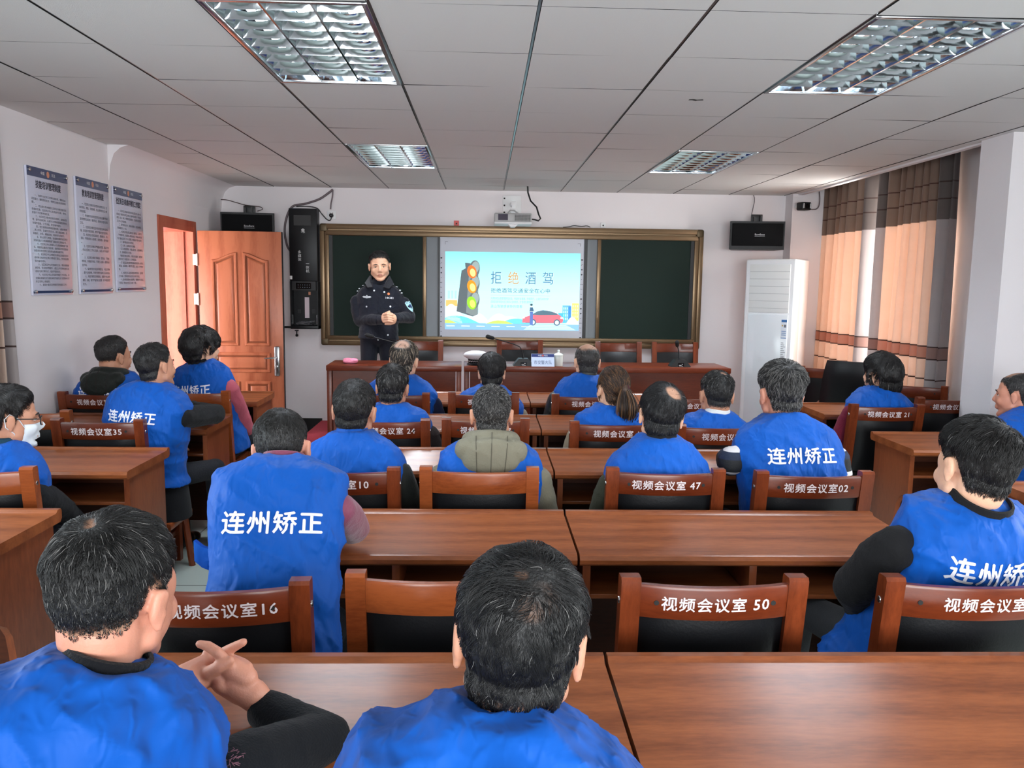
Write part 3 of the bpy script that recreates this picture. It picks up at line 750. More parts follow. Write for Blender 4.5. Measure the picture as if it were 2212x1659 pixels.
def sell(name, rgb, u, v, ru, rv, k, a=0, n=28):
    pts = []
    for i in range(n):
        x, y = ru*math.cos(2*PI*i/n)*ASP, rv*math.sin(2*PI*i/n)
        pts.append((u+(x*math.cos(a)-y*math.sin(a))/ASP, v+x*math.sin(a)+y*math.cos(a)))
    spoly(name, rgb, pts, k)
# sky of the slide (its own picture): one sheet in bands
B = 40
for i in range(B):
    t = i/B; c0, c1 = (196, 240, 250), (134, 244, 248); q = max(0, (t-.30)/.70); q = q*q
    srect('sky%d' % i, tuple(int(c0[j]+(c1[j]-c0[j])*q) for j in range(3)), 0, t, 1, (i+1)/B, 0)
srect('road', (138, 186, 238), 0, 0, 1, .085, 2)
for i in range(6): srect('line', (232, 248, 252), .01+.112*i, .04, .072+.112*i, .05, 3)
def hill(name, rgb, u0, u1, h, k, base=.08):
    spoly(name, rgb, [(max(0, min(1, u0+(u1-u0)*i/24)), base+h*math.sin(PI*i/24)) for i in range(25)], k)
hill('cloud', (222, 246, 252), -.06, .16, .24, 1); hill('cloud', (222, 246, 252), .1, .34, .15, 1); hill('cloud', (222, 246, 252), .30, .50, .13, 1); hill('cloud', (222, 246, 252), .36, .60, .10, 1)
hill('bluehill', (112, 208, 240), -.1, .26, .10, 2); hill('bluehill', (112, 208, 240), .40, .66, .07, 2)
hill('yellowhill', (196, 226, 110), -.06, .09, .045, 3); hill('yellowhill', (196, 226, 110), .30, .51, .045, 3)
srect('bldorange', (246, 186, 110), .005, .30, .09, .38, 1); hill('cloud', (222, 246, 252), -.04, .13, .25, 2)
for i in range(3): srect('bldpale', (170, 226, 240), .02+.025*i, .40, .035+.025*i, .50, 1)
srect('bldblue', (112, 182, 246), .875, .10, .935, .33, 1); srect('bldblued', (92, 150, 236), .92, .10, .94, .32, 1)
srect('bldblue2', (90, 186, 240), .845, .10, .895, .23, 2); srect('bldgold', (226, 224, 118), .945, .13, .998, .36, 1)
for i in range(3):
    for j in range(4): srect('win', (196, 240, 252), .882+.013*i, .14+.045*j, .889+.013*i, .17+.045*j, 2)
    for j in range(4): srect('win2', (214, 246, 190), .950+.016*i, .17+.045*j, .958+.016*i, .20+.045*j, 2)
hill('cloud', (222, 246, 252), .9, 1.0, .10, 3)
for i in range(7): spoly('zebra', (206, 246, 250), [(.64+.0*i-.008*i, .078-.0105*i), (.90+.012*i, .078-.0105*i), (.906+.012*i, .071-.0105*i), (.636-.008*i, .071-.0105*i)], 3)
# traffic light
spoly('lampbody', (96, 106, 110), [(.145, .86), (.185, .855), (.20, .80), (.245, .79), (.245, .20), (.205, .17), (.085, .235), (.12, .76), (.15, .79)], 3)
spoly('lampface', (128, 140, 140), [(.18, .84), (.245, .80), (.245, .20), (.205, .18), (.155, .22)], 4)
for vz, c1, c2 in ((.745, (236, 120, 60), (255, 236, 140)), (.555, (240, 150, 50), (250, 250, 140)), (.345, (150, 214, 60), (226, 250, 110))):
    sell('visor', (104, 116, 118), .215, vz+.035, .040, .115, 5, -.12); sell('visor2', (150, 166, 164), .222, vz+.06, .028, .075, 6, -.12)
    sell('glow%d' % int(vz*1000), c1, .197, vz, .034, .085, 7, .25); sell('core%d' % int(vz*1000), c2, .203, vz-.01, .020, .052, 8, .25)
# car and traffic policeman
car = [(.575, .10), (.578, .155), (.60, .175), (.645, .20), (.685, .245), (.72, .262), (.765, .258), (.82, .235), (.855, .20), (.878, .17), (.882, .125), (.872, .10)]
spoly('carred', (226, 116, 128), car, 5)
spoly('carglass', (92, 118, 132), [(.645, .205), (.69, .25), (.73, .263), (.78, .253), (.835, .222), (.84, .205), (.70, .20)], 6)
srect('carsill', (150, 104, 122), .60, .096, .86, .104, 6)
for u in (.655, .835):
    sell('tyre', (92, 110, 128), u, .105, .024, .042, 7); sell('rim', (216, 240, 246), u, .105, .015, .027, 8)
sell('lampw', (240, 250, 250), .872, .165, .012, .012, 7); sell('lampw', (240, 250, 250), .587, .165, .006, .012, 7)
srect('cop', (98, 124, 186), .632, .07, .655, .24, 9); spoly('copd', (74, 104, 132), [(.628, .235), (.633, .30), (.652, .30), (.66, .26), (.655, .235)], 9)
srect('copw', (226, 240, 246), .630, .243, .656, .25, 10); sell('copface', (240, 236, 226), .642, .312, .006, .014, 10); sell('cophat', (60, 88, 96), .642, .332, .010, .014, 11)
for u, v in ((.85, .86), (.875, .85), (.89, .865), (.93, .82), (.955, .83)):
    spoly('bird', (118, 176, 186), [(u, v), (u+.012, v+.004), (u+.02, v+.014), (u+.01, v+.001)], 3)
def stext(body, u, v, hgt, name, rgb, k=4, wid=None, extra=.1, bold=0):
    sm.cur = slc(name, rgb, .5); sm.text(body, hgt*SHt, sl(u, v, k), X_, Z_, 'l', extra, bold, wid=wid and wid*SWd)
for i, ch in enumerate('拒绝酒驾'):
    stext(ch, .335+.128*i+.003, .607, .175, 'shadow', (206, 236, 242), 3, .078, bold=.003); stext(ch, .335+.128*i, .61, .175, 'title%d' % (i == 1), (84, 136, 168) if i != 1 else (206, 160, 92), 4, .078)
stext('拒绝酒驾交通安全在心中', .337, .488, .064, 'sub', (60, 104, 124), 4, .44)
srect('rule', (150, 196, 206), .338, .448, .782, .451, 4)
stext('为预防和治理酒驾醉驾违法，构建安全道路，你我同行，让我们共同守护', .338, .395, .035, 'small', (124, 172, 188), 4, .43)
stext('远离酒驾醉驾是对自己和家人生命负责，为“酒驾危害零容忍”', .338, .352, .035, 'small', (124, 172, 188), 4, .32)
stext('连山驾驶感谢你的观看', .338, .292, .042, 'small2', (110, 160, 180), 4, .235)
sm.build('projected_slide', [m for _, m in SLC.values()], wbd, 0, False, 'turquoise slide with a traffic light and a red car')
# projector on its arm, with the cable down from the ceiling
pl, pr = at(1068, 460, Y=7.95), at(1149, 484, Y=7.95)
pc = Vector(((pl.x+pr.x)/2, 7.95, 0)); pw = (pr.x-pl.x)/2
zb = at(1108, 484, Y=7.95).z; zt = at(1108, 460, Y=7.95).z
proj = thing('projector', 'short-throw projector on a white arm above the whiteboard', 'projector', (pc.x, 7.95, zb))
M_proj = mat('projector_grey', (178, 178, 178), .45); hp = zt-zb
MB().box(-pw, 0, .018, pw, .30, hp, .012, seg=3).build('case', M_proj, proj)
MB().box(-pw, -.006, 0, pw, .30, .022, .006).build('lower_shell', M_white, proj)
m = MB().box(-pw*.8, -.004, .035, -pw*.28, .003, hp-.012); m.build('sensor_window', mat('smoky_window', (60, 52, 70), .1), proj)
m = MB()
for i in range(13):
    x = pw*.08+i*(pw*.82/12); m.box(x-.0028, -.004, .030, x+.0028, .004, hp-.012)
for i in range(5):
    z = .036+i*(hp-.05)/4; m.box(pw*.06, -.004, z-.0015, pw*.93, .004, z+.0015)
m.build('vent_grille', M_proj, proj); MB().box(pw*.06, -.0015, .030, pw*.93, .004, hp-.012).build('vent_cavity', M_dark, proj)
MB().prism([(-.05, 0), (.05, 0), (.02, -.028), (-.02, -.028)], (0, .02, .002), X_, Z_, Y_, .12).build('lens_housing', M_white, proj)
aw = FW-7.95
m = MB().box(-.025, .10, hp, .045, .20, hp+.05, .004).box(-.012, .12, hp+.05, .03, .16, hp+.12, .004).tube([(.01, .14, hp+.10), (.01, aw, hp+.13)], .03, 14)
m.build('mount_arm', M_white, proj)
m = MB().box(-.09, aw-.03, hp+.02, .10, aw-.003, hp+.22, .003); pt = m.build('wall_plate', M_white, proj)
m = MB()
for z in (.05, .12, .19): m.box(-.082, aw-.034, hp+z-.008, -.066, aw-.029, hp+z+.008, .003)
m.build('slot', M_dark, pt)
MB().tube([(-pw*.3, .08, hp), (-pw*.15, .06, hp+.03), (.01, .07, hp+.03), (.05, .09, hp+.004)], .007, 8).build('strap', M_proj, proj)
a = at(1140, 389, Y=8.1); b = at(1166, 474, Y=8.0)
tag(MB().tube([(a.x, 8.1, CZ+.002), (a.x+.004, 8.1, CZ-.06), (a.x+.03, 8.08, CZ-.14), (b.x-.03, 8.05, b.z+.12), (b.x-.01, 8.03, b.z+.05), (b.x+.008, 8.02, b.z+.01), (b.x-.012, 8.02, b.z-.012), (pc.x+pw+.03, 8.03, b.z+.0), (pc.x+pw-.005, 8.05, b.z+.004)], .008, 8).build('cable', M_black, None, 60), 'black cable dropping from the ceiling to the projector', 'cable')
# black multimedia wall cabinet
a, b = at(624, 450, Y=8.42), at(690, 711, Y=8.42)
cw, chh = b.x-a.x-.005, a.z-b.z
cab = thing('multimedia_cabinet', 'tall black wall cabinet with white vertical lettering, left of the blackboard', 'cabinet', (a.x, FW-.001, b.z))
DP = .13
m = MB().box(0, -DP, chh*.40, cw, 0, chh, .008).box(0, -.02, 0, cw, 0, chh*.4).box(0, -DP, 0, .014, 0, chh*.4).box(cw-.014, -DP, 0, cw, 0, chh*.4).box(0, -DP-.004, 0, cw, 0, .035, .003)
m.build('body', M_blackm, cab)
m = MB(); m.text('多', .036, (cw*.30, -DP-.001, chh*.63), X_, Z_).text('媒', .036, (cw*.30, -DP-.001, chh*.60), X_, Z_).text('体', .036, (cw*.30, -DP-.001, chh*.57), X_, Z_)
m.text('一', .036, (cw*.58, -DP-.001, chh*.535), X_, Z_).text('体', .036, (cw*.58, -DP-.001, chh*.505), X_, Z_).text('机', .036, (cw*.58, -DP-.001, chh*.475), X_, Z_)
for k in range(5): m.add([(cw*.5+.009*math.cos(2*PI*k/5+PI/2)+.0085*math.cos(2*PI*j/10), -DP-.001, chh*.822+.009*math.sin(2*PI*k/5+PI/2)+.0085*math.sin(2*PI*j/10)) for j in range(10)], [tuple(range(10))])
m.text('YUJIE', .018, (cw*.5, -DP-.001, chh*.80), X_, Z_, 'c')
m.build('lettering', M_white, cab, 0, False)
MB().box(cw*.18, -DP-.002, chh*.86, cw*.78, -DP+.001, chh*.945).build('vent_panel', M_black, cab)
MB().box(.02, -DP-.003, chh*.325, cw-.02, -.02, chh*.40).build('control_box', M_black, cab)
m = MB().box(cw*.22, -DP-.0045, chh*.335, cw*.76, -DP-.002, chh*.388); cpn = m.build('control_panel', mat('glossy_black', (10, 10, 12), .15), cab)
m = MB()
for i in range(6):
    for j in range(2): disc(m, cw*.3+i*cw*.08, chh*.35+j*chh*.02, .0035, 10, -DP-.005)
m.build('buttons', mat('button_print', (130, 134, 146), .5), cpn, 0, False)
MB().box(.002, -DP-.003, chh*.415, .026, -DP+.001, chh*.445, .002).build('socket', M_white, cab)
MB().box(cw*.44, -.024, chh*.09, cw*.60, -.018, chh*.265).build('wall_strip', mat('pale_strip', (224, 206, 212), .6), cab)
MB().box(cw*.58, -.03, chh*.285, cw*.66, -.018, chh*.312, .002).build('sticker', mat('orange_sticker', (222, 150, 118), .6), cab)
m = MB()
for s in (.07, .93): m.tube([(cw*s, -DP*.8, chh*.04), (cw*s, -DP*.8, chh*.12)], .004, 6)
m.build('stay', M_steel, cab)
m = MB()
for i in range(4):
    for j in range(4): m.box(cw*.70+i*.009, -.024, chh*.13+j*.011, cw*.70+i*.009+.005, -.019, chh*.13+j*.011+.007); m.box(cw*.18+i*.009, -.024, chh*.13+j*.011, cw*.18+i*.009+.005, -.019, chh*.13+j*.011+.007)
m.build('vent_holes', mat('grey_holes', (70, 72, 74), .6), cab)
rn = random.Random(3); m = MB()
for k in range(7):
    pts = [(rn.uniform(.04, cw-.04), rn.uniform(-DP+.02, -.04), .04+rn.uniform(0, .04)) for _ in range(5)]; m.tube(pts, .004, 6)
m.build('coiled_wires', mat('grey_wire', (92, 92, 96), .5), cab, 60)
q = at(607, 707, Y=8.42)
tag(MB().box(q.x, FW-.03, q.z-.012, a.x, FW-.002, q.z+.008, .002).build('wall_bar', M_blackm), 'thin black bar along the wall from the door to the black cabinet', 'bar')
q = at(640, 715, Y=8.4); mm = MB().lathe([(0, .0), (.013, .004), (.015, .02), (.006, .03), (.006, .055), (.02, .06), (.02, .07), (0, .072)], 14, (q.x, 8.42, q.z-.06)); mm.build('lock_knob', M_blackm, None)
k_ = bpy.data.objects['lock_knob']; k_.parent = cab; k_.matrix_parent_inverse = Matrix.Translation(-cab.location)
# sockets and cables on the front wall
def socket(label, px, py, w_, h_, m_, plug=False):
    c = at(px, py, Y=FW-.01); t = thing('wall_socket', label, 'socket', (c.x, FW-.001, c.z))
    MB().box(-w_/2, -.012, -h_/2, w_/2, 0, h_/2, .003).build('plate', m_, t)
    if plug:
        m = MB().box(-.017, -.0135, .012, -.010, -.011, .021).box(.010, -.0135, .012, .017, -.011, .021); m.build('holes', M_dark, t)
        MB().lathe([(0, 0), (.022, 0), (.02, .022), (.01, .03), (0, .03)], 16, M=Matrix.Translation((0, -.012, -.008)) @ Matrix.Rotation(PI/2, 4, 'X')).build('plug', M_black, t)
    else: MB().lathe([(0, 0), (.009, 0), (.006, .012), (0, .013)], 12, M=Matrix.Translation((0, -.011, -.005)) @ Matrix.Rotation(PI/2, 4, 'X')).build('outlet', M_black, t)
    return t
socket('white wall socket with a black plug above the blackboard corner', 716, 464, .088, .088, M_white, True)
socket('small red wall box on the wall above the blackboard, left of the projector', 986, 482, .052, .052, mat('red_box', (226, 104, 100), .5))
socket('small white wall box above the blackboard, right of the projector', 1303, 486, .052, .052, M_white)
def cable(label, pts, r, m=M_black, name='cable', Yp=FW-.015):
    P = [Vector((p.x, (q[2] if len(q) > 2 else Yp), p.z)) for q in pts for p in [at(q[0], q[1], Y=(q[2] if len(q) > 2 else Yp))]]
    # Catmull-Rom through the points
    out = []
    for i in range(len(P)-1):
        p0, p1, p2, p3 = P[max(i-1, 0)], P[i], P[i+1], P[min(i+2, len(P)-1)]
        for k in range(6):
            t = k/6; out.append(.5*((2*p1)+(p2-p0)*t+(2*p0-5*p1+4*p2-p3)*t*t+(3*p1-3*p2+p3-p0)*t*t*t))
    out.append(P[-1])
    return tag(MB().tube(out, r, 8).build(name, m, None, 60), label, 'cable')
cable('thick grey cable curving from the ceiling round the top of the black cabinet', [(719, 409), (712, 415), (690, 430), (660, 440), (632, 446), (619, 470), (615, 500), (620, 530), (627, 542)], .011, mat('grey_cable', (104, 92, 96), .5))
cable('grey cable hanging from the ceiling to the wall socket', [(719, 410), (718, 425), (715, 440), (714, 452)], .007, mat('grey_cable', (104, 92, 96), .5))
cable('thin black cable from the cabinet top to the wall socket plug', [(640, 446), (665, 446), (685, 450), (695, 462), (706, 474), (713, 476), (716, 470)], .005)
cable('thin black cable lying on the blackboard top, right of the projector', [(1216, 491), (1228, 490), (1240, 487.5), (1255, 489), (1268, 488), (1275, 491)], .004, Yp=8.47)
# wall speakers
def speaker(label, px0, px1, pz0, pz1, y, rz, side):
    a, b = at(px0, pz0, Y=y), at(px1, pz1, Y=y); wd, hh = (b.x-a.x), a.z-b.z
    t = thing('wall_speaker', label, 'speaker', ((a.x+b.x)/2, y, b.z), rz, 'wall speakers'); h = wd/2
    out = [(-h*.98, 0), (h*.98, 0), (h, .02), (h*.80, .24), (-h*.80, .24), (-h, .02)]
    m = MB(); v = [Vector((p[0], p[1], 0)) for p in out]+[Vector((p[0], p[1], hh)) for p in out]; k = 6
    m.add(v, [tuple(range(k))[::-1], tuple(range(k, 2*k))]+[(i, (i+1) % k, k+(i+1) % k, k+i) for i in range(k)]); m.build('cabinet', M_blackm, t)
    m = MB().box(-h*.93, -.012, .035, h*.93, .002, hh-.02, .006); m.build('grille', mat('speaker_cloth', (15, 16, 18), .9, bump=.3, bscale=400), t)
    m = MB(); m.text('BowBens', .026, (side*.02, -.0135, hh*.5), X_, Z_, 'c').box(side*.02-.05, -.0135, hh*.5-.012, side*.02+.05, -.0125, hh*.5-.010); m.build('badge', mat('badge_print', (196, 198, 202), .4), t, 0, False)
    m = MB().box(-.05, .10, hh, .06, .13, hh+.075, .003).box(-.035, .05, hh, -.02, .13, hh+.05).box(.03, .05, hh, .045, .13, hh+.06)
    m.build('bracket', M_black, t)
    return t
s1_ = speaker('black wall speaker in the left corner, above the open wooden door', 476, 592, 458, 522, 8.16, math.radians(6), 1)
s2_ = speaker('black wall speaker on the right of the blackboard, above the air conditioner', 1580, 1692, 477, 540, 8.16, math.radians(-8), 1)
for o, y in ((s1_, 8.3), (s2_, 8.3)):
    MB().box(-.02, .13, .24, .02, .36, .30).build('wall_arm', M_black, o)
cable('thin brown cable looping behind the left speaker to the wall corner', [(474, 431, 8.5), (490, 432, 8.45), (512, 438, 8.4), (530, 443, 8.35), (545, 445, 8.33), (562, 447, 8.33), (567, 452, 8.33), (556, 456, 8.33)], .004, mat('brown_wire', (74, 52, 50), .6))
cable('thin grey wire from the ceiling down to the right speaker', [(1628, 422, 8.5), (1630, 432, 8.45), (1627, 448, 8.4), (1624, 462, 8.35), (1623, 474, 8.30)], .004, mat('grey_cable', (104, 92, 96), .5))
# camera on the pilaster
c = at(1735, 446, Y=8.2)
t = thing('security_camera', 'small black surveillance camera high in the right front corner', 'camera', (c.x, 8.2, c.z), math.radians(18))
MB().box(-.055, -.06, -.04, .055, .04, .04, .014, seg=3).build('housing', M_black, t)
m = MB()
for s in (-1, 1): m.box(s*.040-.005, -.0625, -.022, s*.040+.005, -.059, .026, .002)
m.build('light_strip', M_white, t)
MB().lathe([(0, 0), (.022, 0), (.022, .008), (0, .012)], 18, M=Matrix.Translation((0, -.058, 0)) @ Matrix.Rotation(PI/2, 4, 'X')).build('lens', mat('glossy_black', (10, 10, 12), .15), t)
MB().tube([(0, .03, 0), (.02, .14, .01)], .018, 10).build('mount', M_white, t)
cable('grey wire running from the ceiling to the surveillance camera', [(1770, 414, 8.3), (1771, 430, 8.3), (1769, 445, 8.3), (1762, 452, 8.3), (1746, 452, 8.25)], .005, mat('grey_cable', (104, 92, 96), .5))

# ------------------------------------------------------------------ cabinet air conditioner, turned to the room
acx = at(1677, 600, Y=7.95).x
ac = thing('air_conditioner', 'tall white cabinet air conditioner in the front right corner', 'air conditioner', (acx, 7.93, 0), math.radians(-42))
M_ac = mat('appliance_white', (234, 236, 238), .28, coat=.3); AH = 1.87
MB().box(-.25, -.17, 0, .25, .17, AH, .02, seg=3).build('body', M_ac, ac)
MB().box(-.20, -.178, 1.36, .20, -.165, AH-.05, .004).build('outlet_grille', mat('grille_white', (228, 230, 228), .4), ac)
m = MB()
for i in range(6): m.box(-.198, -.1795, 1.40+.07*i, .198, -.177, 1.404+.07*i)
m.build('louvre_lines', mat('line_grey', (186, 188, 188), .5), ac)
MB().box(-.20, -.179, .25, .20, -.166, 1.345, .004).build('front_panel', mat('panel_gloss', (224, 230, 234), .14, coat=.5), ac)
m = MB().box(.14, -.1805, 1.12, .195, -.1785, 1.30); lb = m.build('energy_label', mat('label_pale', (224, 232, 240), .5), ac)
m = MB().box(.141, -.1812, 1.275, .194, -.1804, 1.298); m.cur = 1; m.box(.146, -.1812, 1.235, .158, -.1804, 1.25); m.cur = 2; m.box(.166, -.1812, 1.225, .188, -.1804, 1.252); m.cur = 0
m.box(.141, -.1812, 1.12, .194, -.1804, 1.126)
for i in range(3): m.box(.145, -.1812, 1.15+.018*i, .188, -.1804, 1.155+.018*i)
m.build('label_print', [mat('label_blue', (58, 116, 178), .5), mat('label_gold', (204, 168, 84), .5), mat('label_grey', (120, 124, 130), .5)], lb)
m = MB()
for i in range(9): m.box(.145, -.1802, .93+.018*i, .19-.01*(i % 3), -.1785, .936+.018*i)
m.build('small_print', mat('label_grey', (120, 124, 130), .5), ac)
m = MB(); m.box(.2495, -.12, .3, .2515, -.03, 1.78); m.build('side_trim', mat('side_beige', (206, 196, 190), .4), ac)
m = MB()
for i in range(14): m.box(.2512, -.115+.0065*i, .45, .2522, -.113+.0065*i, .85)
m.build('side_vent', mat('vent_brown', (146, 132, 126), .6), ac)

# ------------------------------------------------------------------ notice boards on the left wall
PB = [('技能培训管理制度', ['一、为提升社区矫正对象技能素质，提高社会适应能力，顺利回归社会，特建立技能培训管理制度。', '二、司法局负责本辖区社区矫正对象技能培训的组织实施，社区矫正中心负责组织实施、考核，并进行不定期考核检查。', '三、社区矫正对象参加培训过程中，应服从管理，遵守培训纪律，认真学习并熟练掌握培训的实际操作技能、工艺流程，安全操作规范。', '四、充分发挥培训场地资源优势，以集中教育、网上培训、实操学习等形式，进行课堂讲授、实际操作、示范、模拟实训、考核等方式进行。', '五、经认真学习考核，对成绩合格的社区矫正对象将由人力资源保障部门颁发岗位资格证书。', '六、社区矫正中心积极与人力资源保障部门联系，根据就业需求计划安排，组织辖区内有技能培训需求的社区矫正对象参加各类技能培训。', '七、社区矫正中心对辖区内参加过技能培训并经考核合格的社区矫正对象进行登记，作为就业推荐的备用材料。', '八、社区矫正中心可协调与企业、职业技能培训学校、社会组织等联系，通过公开招聘和服务或者委托执行等形式，组织开展培训。', '九、社区矫正中心应当每年制定工作计划，并定期向县级司法行政机关和市级司法行政机关社区矫正机构上报备案。', '十、各街乡镇司法所做好其他相关工作。']),
      ('教育培训室管理制度', ['一、社区矫正对象在培训室参加教育培训，应按时到达、考勤、无故缺席、禁止携带危险品入教育培训室。', '二、参加教育培训的社区矫正对象应遵守培训室的教育培训纪律，做好笔记，保持培训室的清洁卫生。', '三、社区矫正对象应爱护培训室的各种设施设备，如有损坏照价赔偿，情节严重的追究其责任。', '四、社区矫正对象应按规定，着装整洁，举止得体，不得随意出入培训室，保持肃静，遵守制度。', '五、社区矫正对象应严格服从管理，服从安排，听从社区矫正工作人员指挥，未经允许不得离开。', '六、社区矫正对象不得吸烟、吃零食、不得喧哗吵闹，不得接打电话，不得交头接耳，保持培训室环境。', '七、保持教育培训室内环境整洁，不乱扔杂物，爱护公共财物，不得在墙壁和桌椅上乱涂乱画。', '八、不遵守教育培训制度者，视情节予以批评教育、训诫，情节严重的依法处理，给予相应处罚处分。']),
      ('社区矫正对象集中教育工作规定', ['一、县区矫正对象集中教育培训由社区矫正中心统一组织实施，参训的社区矫正对象应当遵守培训纪律，不得无故缺席、迟到、早退；特殊情况须请假的，应当提前向社区矫正工作人员申请批准。', '二、集中教育培训中，保持会场肃静，自觉维护秩序，不得随意走动、交谈。', '三、社区矫正对象必须认真听讲、做好笔记、认真学习，严禁携带手机、食品等进入教育培训室，不得私自录音录像，服从社区矫正工作人员管理，教育期间不得中途离开。', '（一）集中教育的形式和内容；', '（二）法律、法规等政策形势教育；', '（三）公民道德教育、悔罪认罪教育、心理健康教育。', '四、集中教育时间与考核。', '根据各类对象实际情况，开展分类分级教育，每月集中教育时间不少于规定时间，实行考核管理。', '五、社区矫正对象在集中教育期间表现良好的，给予表扬奖励，违反规定的，视情节予以警告、训诫，计入考核档案。', '六、社区矫正中心应建立健全集中教育档案，记录教育学习内容，定期考核评比社区矫正对象学习情况。', '七、集中教育经费纳入财政预算，保障教育学习活动正常开展，场地由社区矫正中心统一安排。'])]
M_post = mat('notice_pale', (206, 208, 226), .22, coat=.6); M_navy = mat('notice_navy', (52, 68, 108), .2, coat=.6); M_ink = mat('notice_ink', (50, 50, 66), .5)
for i, (p0, p1, q1, lab) in enumerate((((55, 358), (143, 376), (157, 636), 'pale notice board with navy header, nearest the left photo edge'), ((161, 381), (232, 397), (244, 633), 'pale notice board with navy header, between two others'), ((243, 403), (305, 416), (316, 629), 'pale notice board with navy header, nearest the door'))):
    X = LW+.012
    a, b, c = at(*p0, X=X), at(*p1, X=X), at(*q1, X=X)
    L, H = b.y-a.y, (a.z+b.z)/2-c.z
    t = thing('notice_board', lab, 'notice board', (LW+.002, a.y, c.z), PI/2, 'notice boards on the left wall')
    # local: x along the wall, -y into the room
    MB().box(0, -.014, 0, L, 0, H, .001).build('panel', M_post, t)
    MB().box(.001, -.0152, H*.925, L-.001, -.0138, H-.001).build('header_band', M_navy, t); MB().box(.001, -.0152, .012, L-.001, -.0138, H*.036).build('footer_band', M_navy, t)
    m = MB()
    title, paras = PB[i]
    m.text(title, .05, (L/2, -.0146, H*.845), X_, Z_, 'c', 0, .0012, wid=L*(.62 if i == 0 else .66 if i == 1 else .86))
    lines = []
    per = 22 if i < 2 else 26
    for p in paras:
        s = '　　'+p
        while s: lines.append(s[:per]); s = s[per:]
    z0_, z1_ = H*.795, H*.07; dz = (z0_-z1_)/len(lines)
    for k, ln in enumerate(lines):
        n = len(ln); wd = L*.86*n/per; ind = 2 if ln.startswith('　　') else 0
        ln2 = ln.strip('　')
        m.text(ln2, dz*.74, (L*.07+L*.86*ind/per, -.0146, z0_-dz*(k+.8)), X_, Z_, 'l', 0, 0, wid=L*.86*(n-ind-.2)/per)
    m.build('lettering', M_ink, t, 0, False)
    m = MB().text('中国', .022, (L*.5-.062, -.0156, H*.953), X_, Z_, 'c').text('司法', .022, (L*.5+.062, -.0156, H*.953), X_, Z_, 'c'); m.build('header_lettering', M_white, t, 0, False)
    m = MB().ell((L*.5, -.0152, H*.962), (.016, .001, .020)); m.build('emblem', mat('emblem_orange', (206, 140, 110), .5), t, 60)
    for u in (.022, L-.022):
        for v in (.022, H-.022): MB().lathe([(0, 0), (.011, 0), (.011, .01), (.006, .013), (0, .014)], 14, M=Matrix.Translation((u, -.013, v)) @ Matrix.Rotation(PI/2, 4, 'X')).build('standoff_bolt', M_steel, t)

# ------------------------------------------------------------------ curtains
def curtain_mat():
    m = bpy.data.materials.new('curtain_cloth'); m.use_nodes = True; nt = m.node_tree; L = nt.links.new
    b = nt.nodes['Principled BSDF']; out = [n for n in nt.nodes if n.type == 'OUTPUT_MATERIAL'][0]
    uv = nt.nodes.new('ShaderNodeUVMap'); sp = nt.nodes.new('ShaderNodeSeparateXYZ'); L(uv.outputs[0], sp.inputs[0])
    # u: 0..1 along the cloth, v: metres above the floor
    ed = nt.nodes.new('ShaderNodeValToRGB'); ed.color_ramp.interpolation = 'CONSTANT'; L(sp.outputs['X'], ed.inputs[0])
    grey, pk = (*srgb(176, 166, 164), 1), (*srgb(222, 196, 178), 1)
    e = ed.color_ramp.elements; e[0].position = 0; e[0].color = grey; e[1].position = .13; e[1].color = pk
    x = e.new(.885); x.color = grey
    st = nt.nodes.new('ShaderNodeValToRGB'); st.color_ramp.interpolation = 'CONSTANT'
    mr = nt.nodes.new('ShaderNodeMath'); mr.operation = 'DIVIDE'; mr.inputs[1].default_value = 2.7; L(sp.outputs['Y'], mr.inputs[0]); L(mr.outputs[0], st.inputs[0])
    br, wh, tp, ln = (*srgb(176, 128, 104), 1), (1, 1, 1, 1), (*srgb(152, 146, 142), 1), (*srgb(96, 70, 60), 1)
    bands = [(0, wh), (.90, ln), (.914, wh), (1.055, ln), (1.07, (*srgb(214, 176, 164), 1)), (1.155, ln), (1.17, wh), (2.13, tp), (2.27, ln), (2.285, tp), (2.40, ln), (2.415, tp)]
    e = st.color_ramp.elements; e[0].position = 0; e[0].color = wh; e[1].position = bands[1][0]/2.7; e[1].color = bands[1][1]
    for p, c in bands[2:]: x = e.new(p/2.7); x.color = c
    mx = nt.nodes.new('ShaderNodeMix'); mx.data_type = 'RGBA'; mx.blend_type = 'MULTIPLY'; mx.inputs[0].default_value = 1
    L(ed.outputs[0], mx.inputs[6]); L(st.outputs[0], mx.inputs[7])
    n = nt.nodes.new('ShaderNodeTexNoise'); n.inputs['Scale'].default_value = 14; n.inputs['Detail'].default_value = 4; L(uv.outputs[0], n.inputs['Vector'])
    mx2 = nt.nodes.new('ShaderNodeMix'); mx2.data_type = 'RGBA'; mx2.blend_type = 'MULTIPLY'; mx2.inputs[0].default_value = .12
    L(mx.outputs[2], mx2.inputs[6]); L(n.outputs['Fac'], mx2.inputs[7])
    L(mx2.outputs[2], b.inputs['Base Color']); b.inputs['Roughness'].default_value = .75; b.inputs['Sheen Weight'].default_value = .3
    tr = nt.nodes.new('ShaderNodeBsdfTranslucent'); L(mx.outputs[2], tr.inputs[0]); ms = nt.nodes.new('ShaderNodeMixShader'); ms.inputs[0].default_value = .24
    L(b.outputs[0], ms.inputs[1]); L(tr.outputs[0], ms.inputs[2]); L(ms.outputs[0], out.inputs[0]); return m
M_curt = curtain_mat()
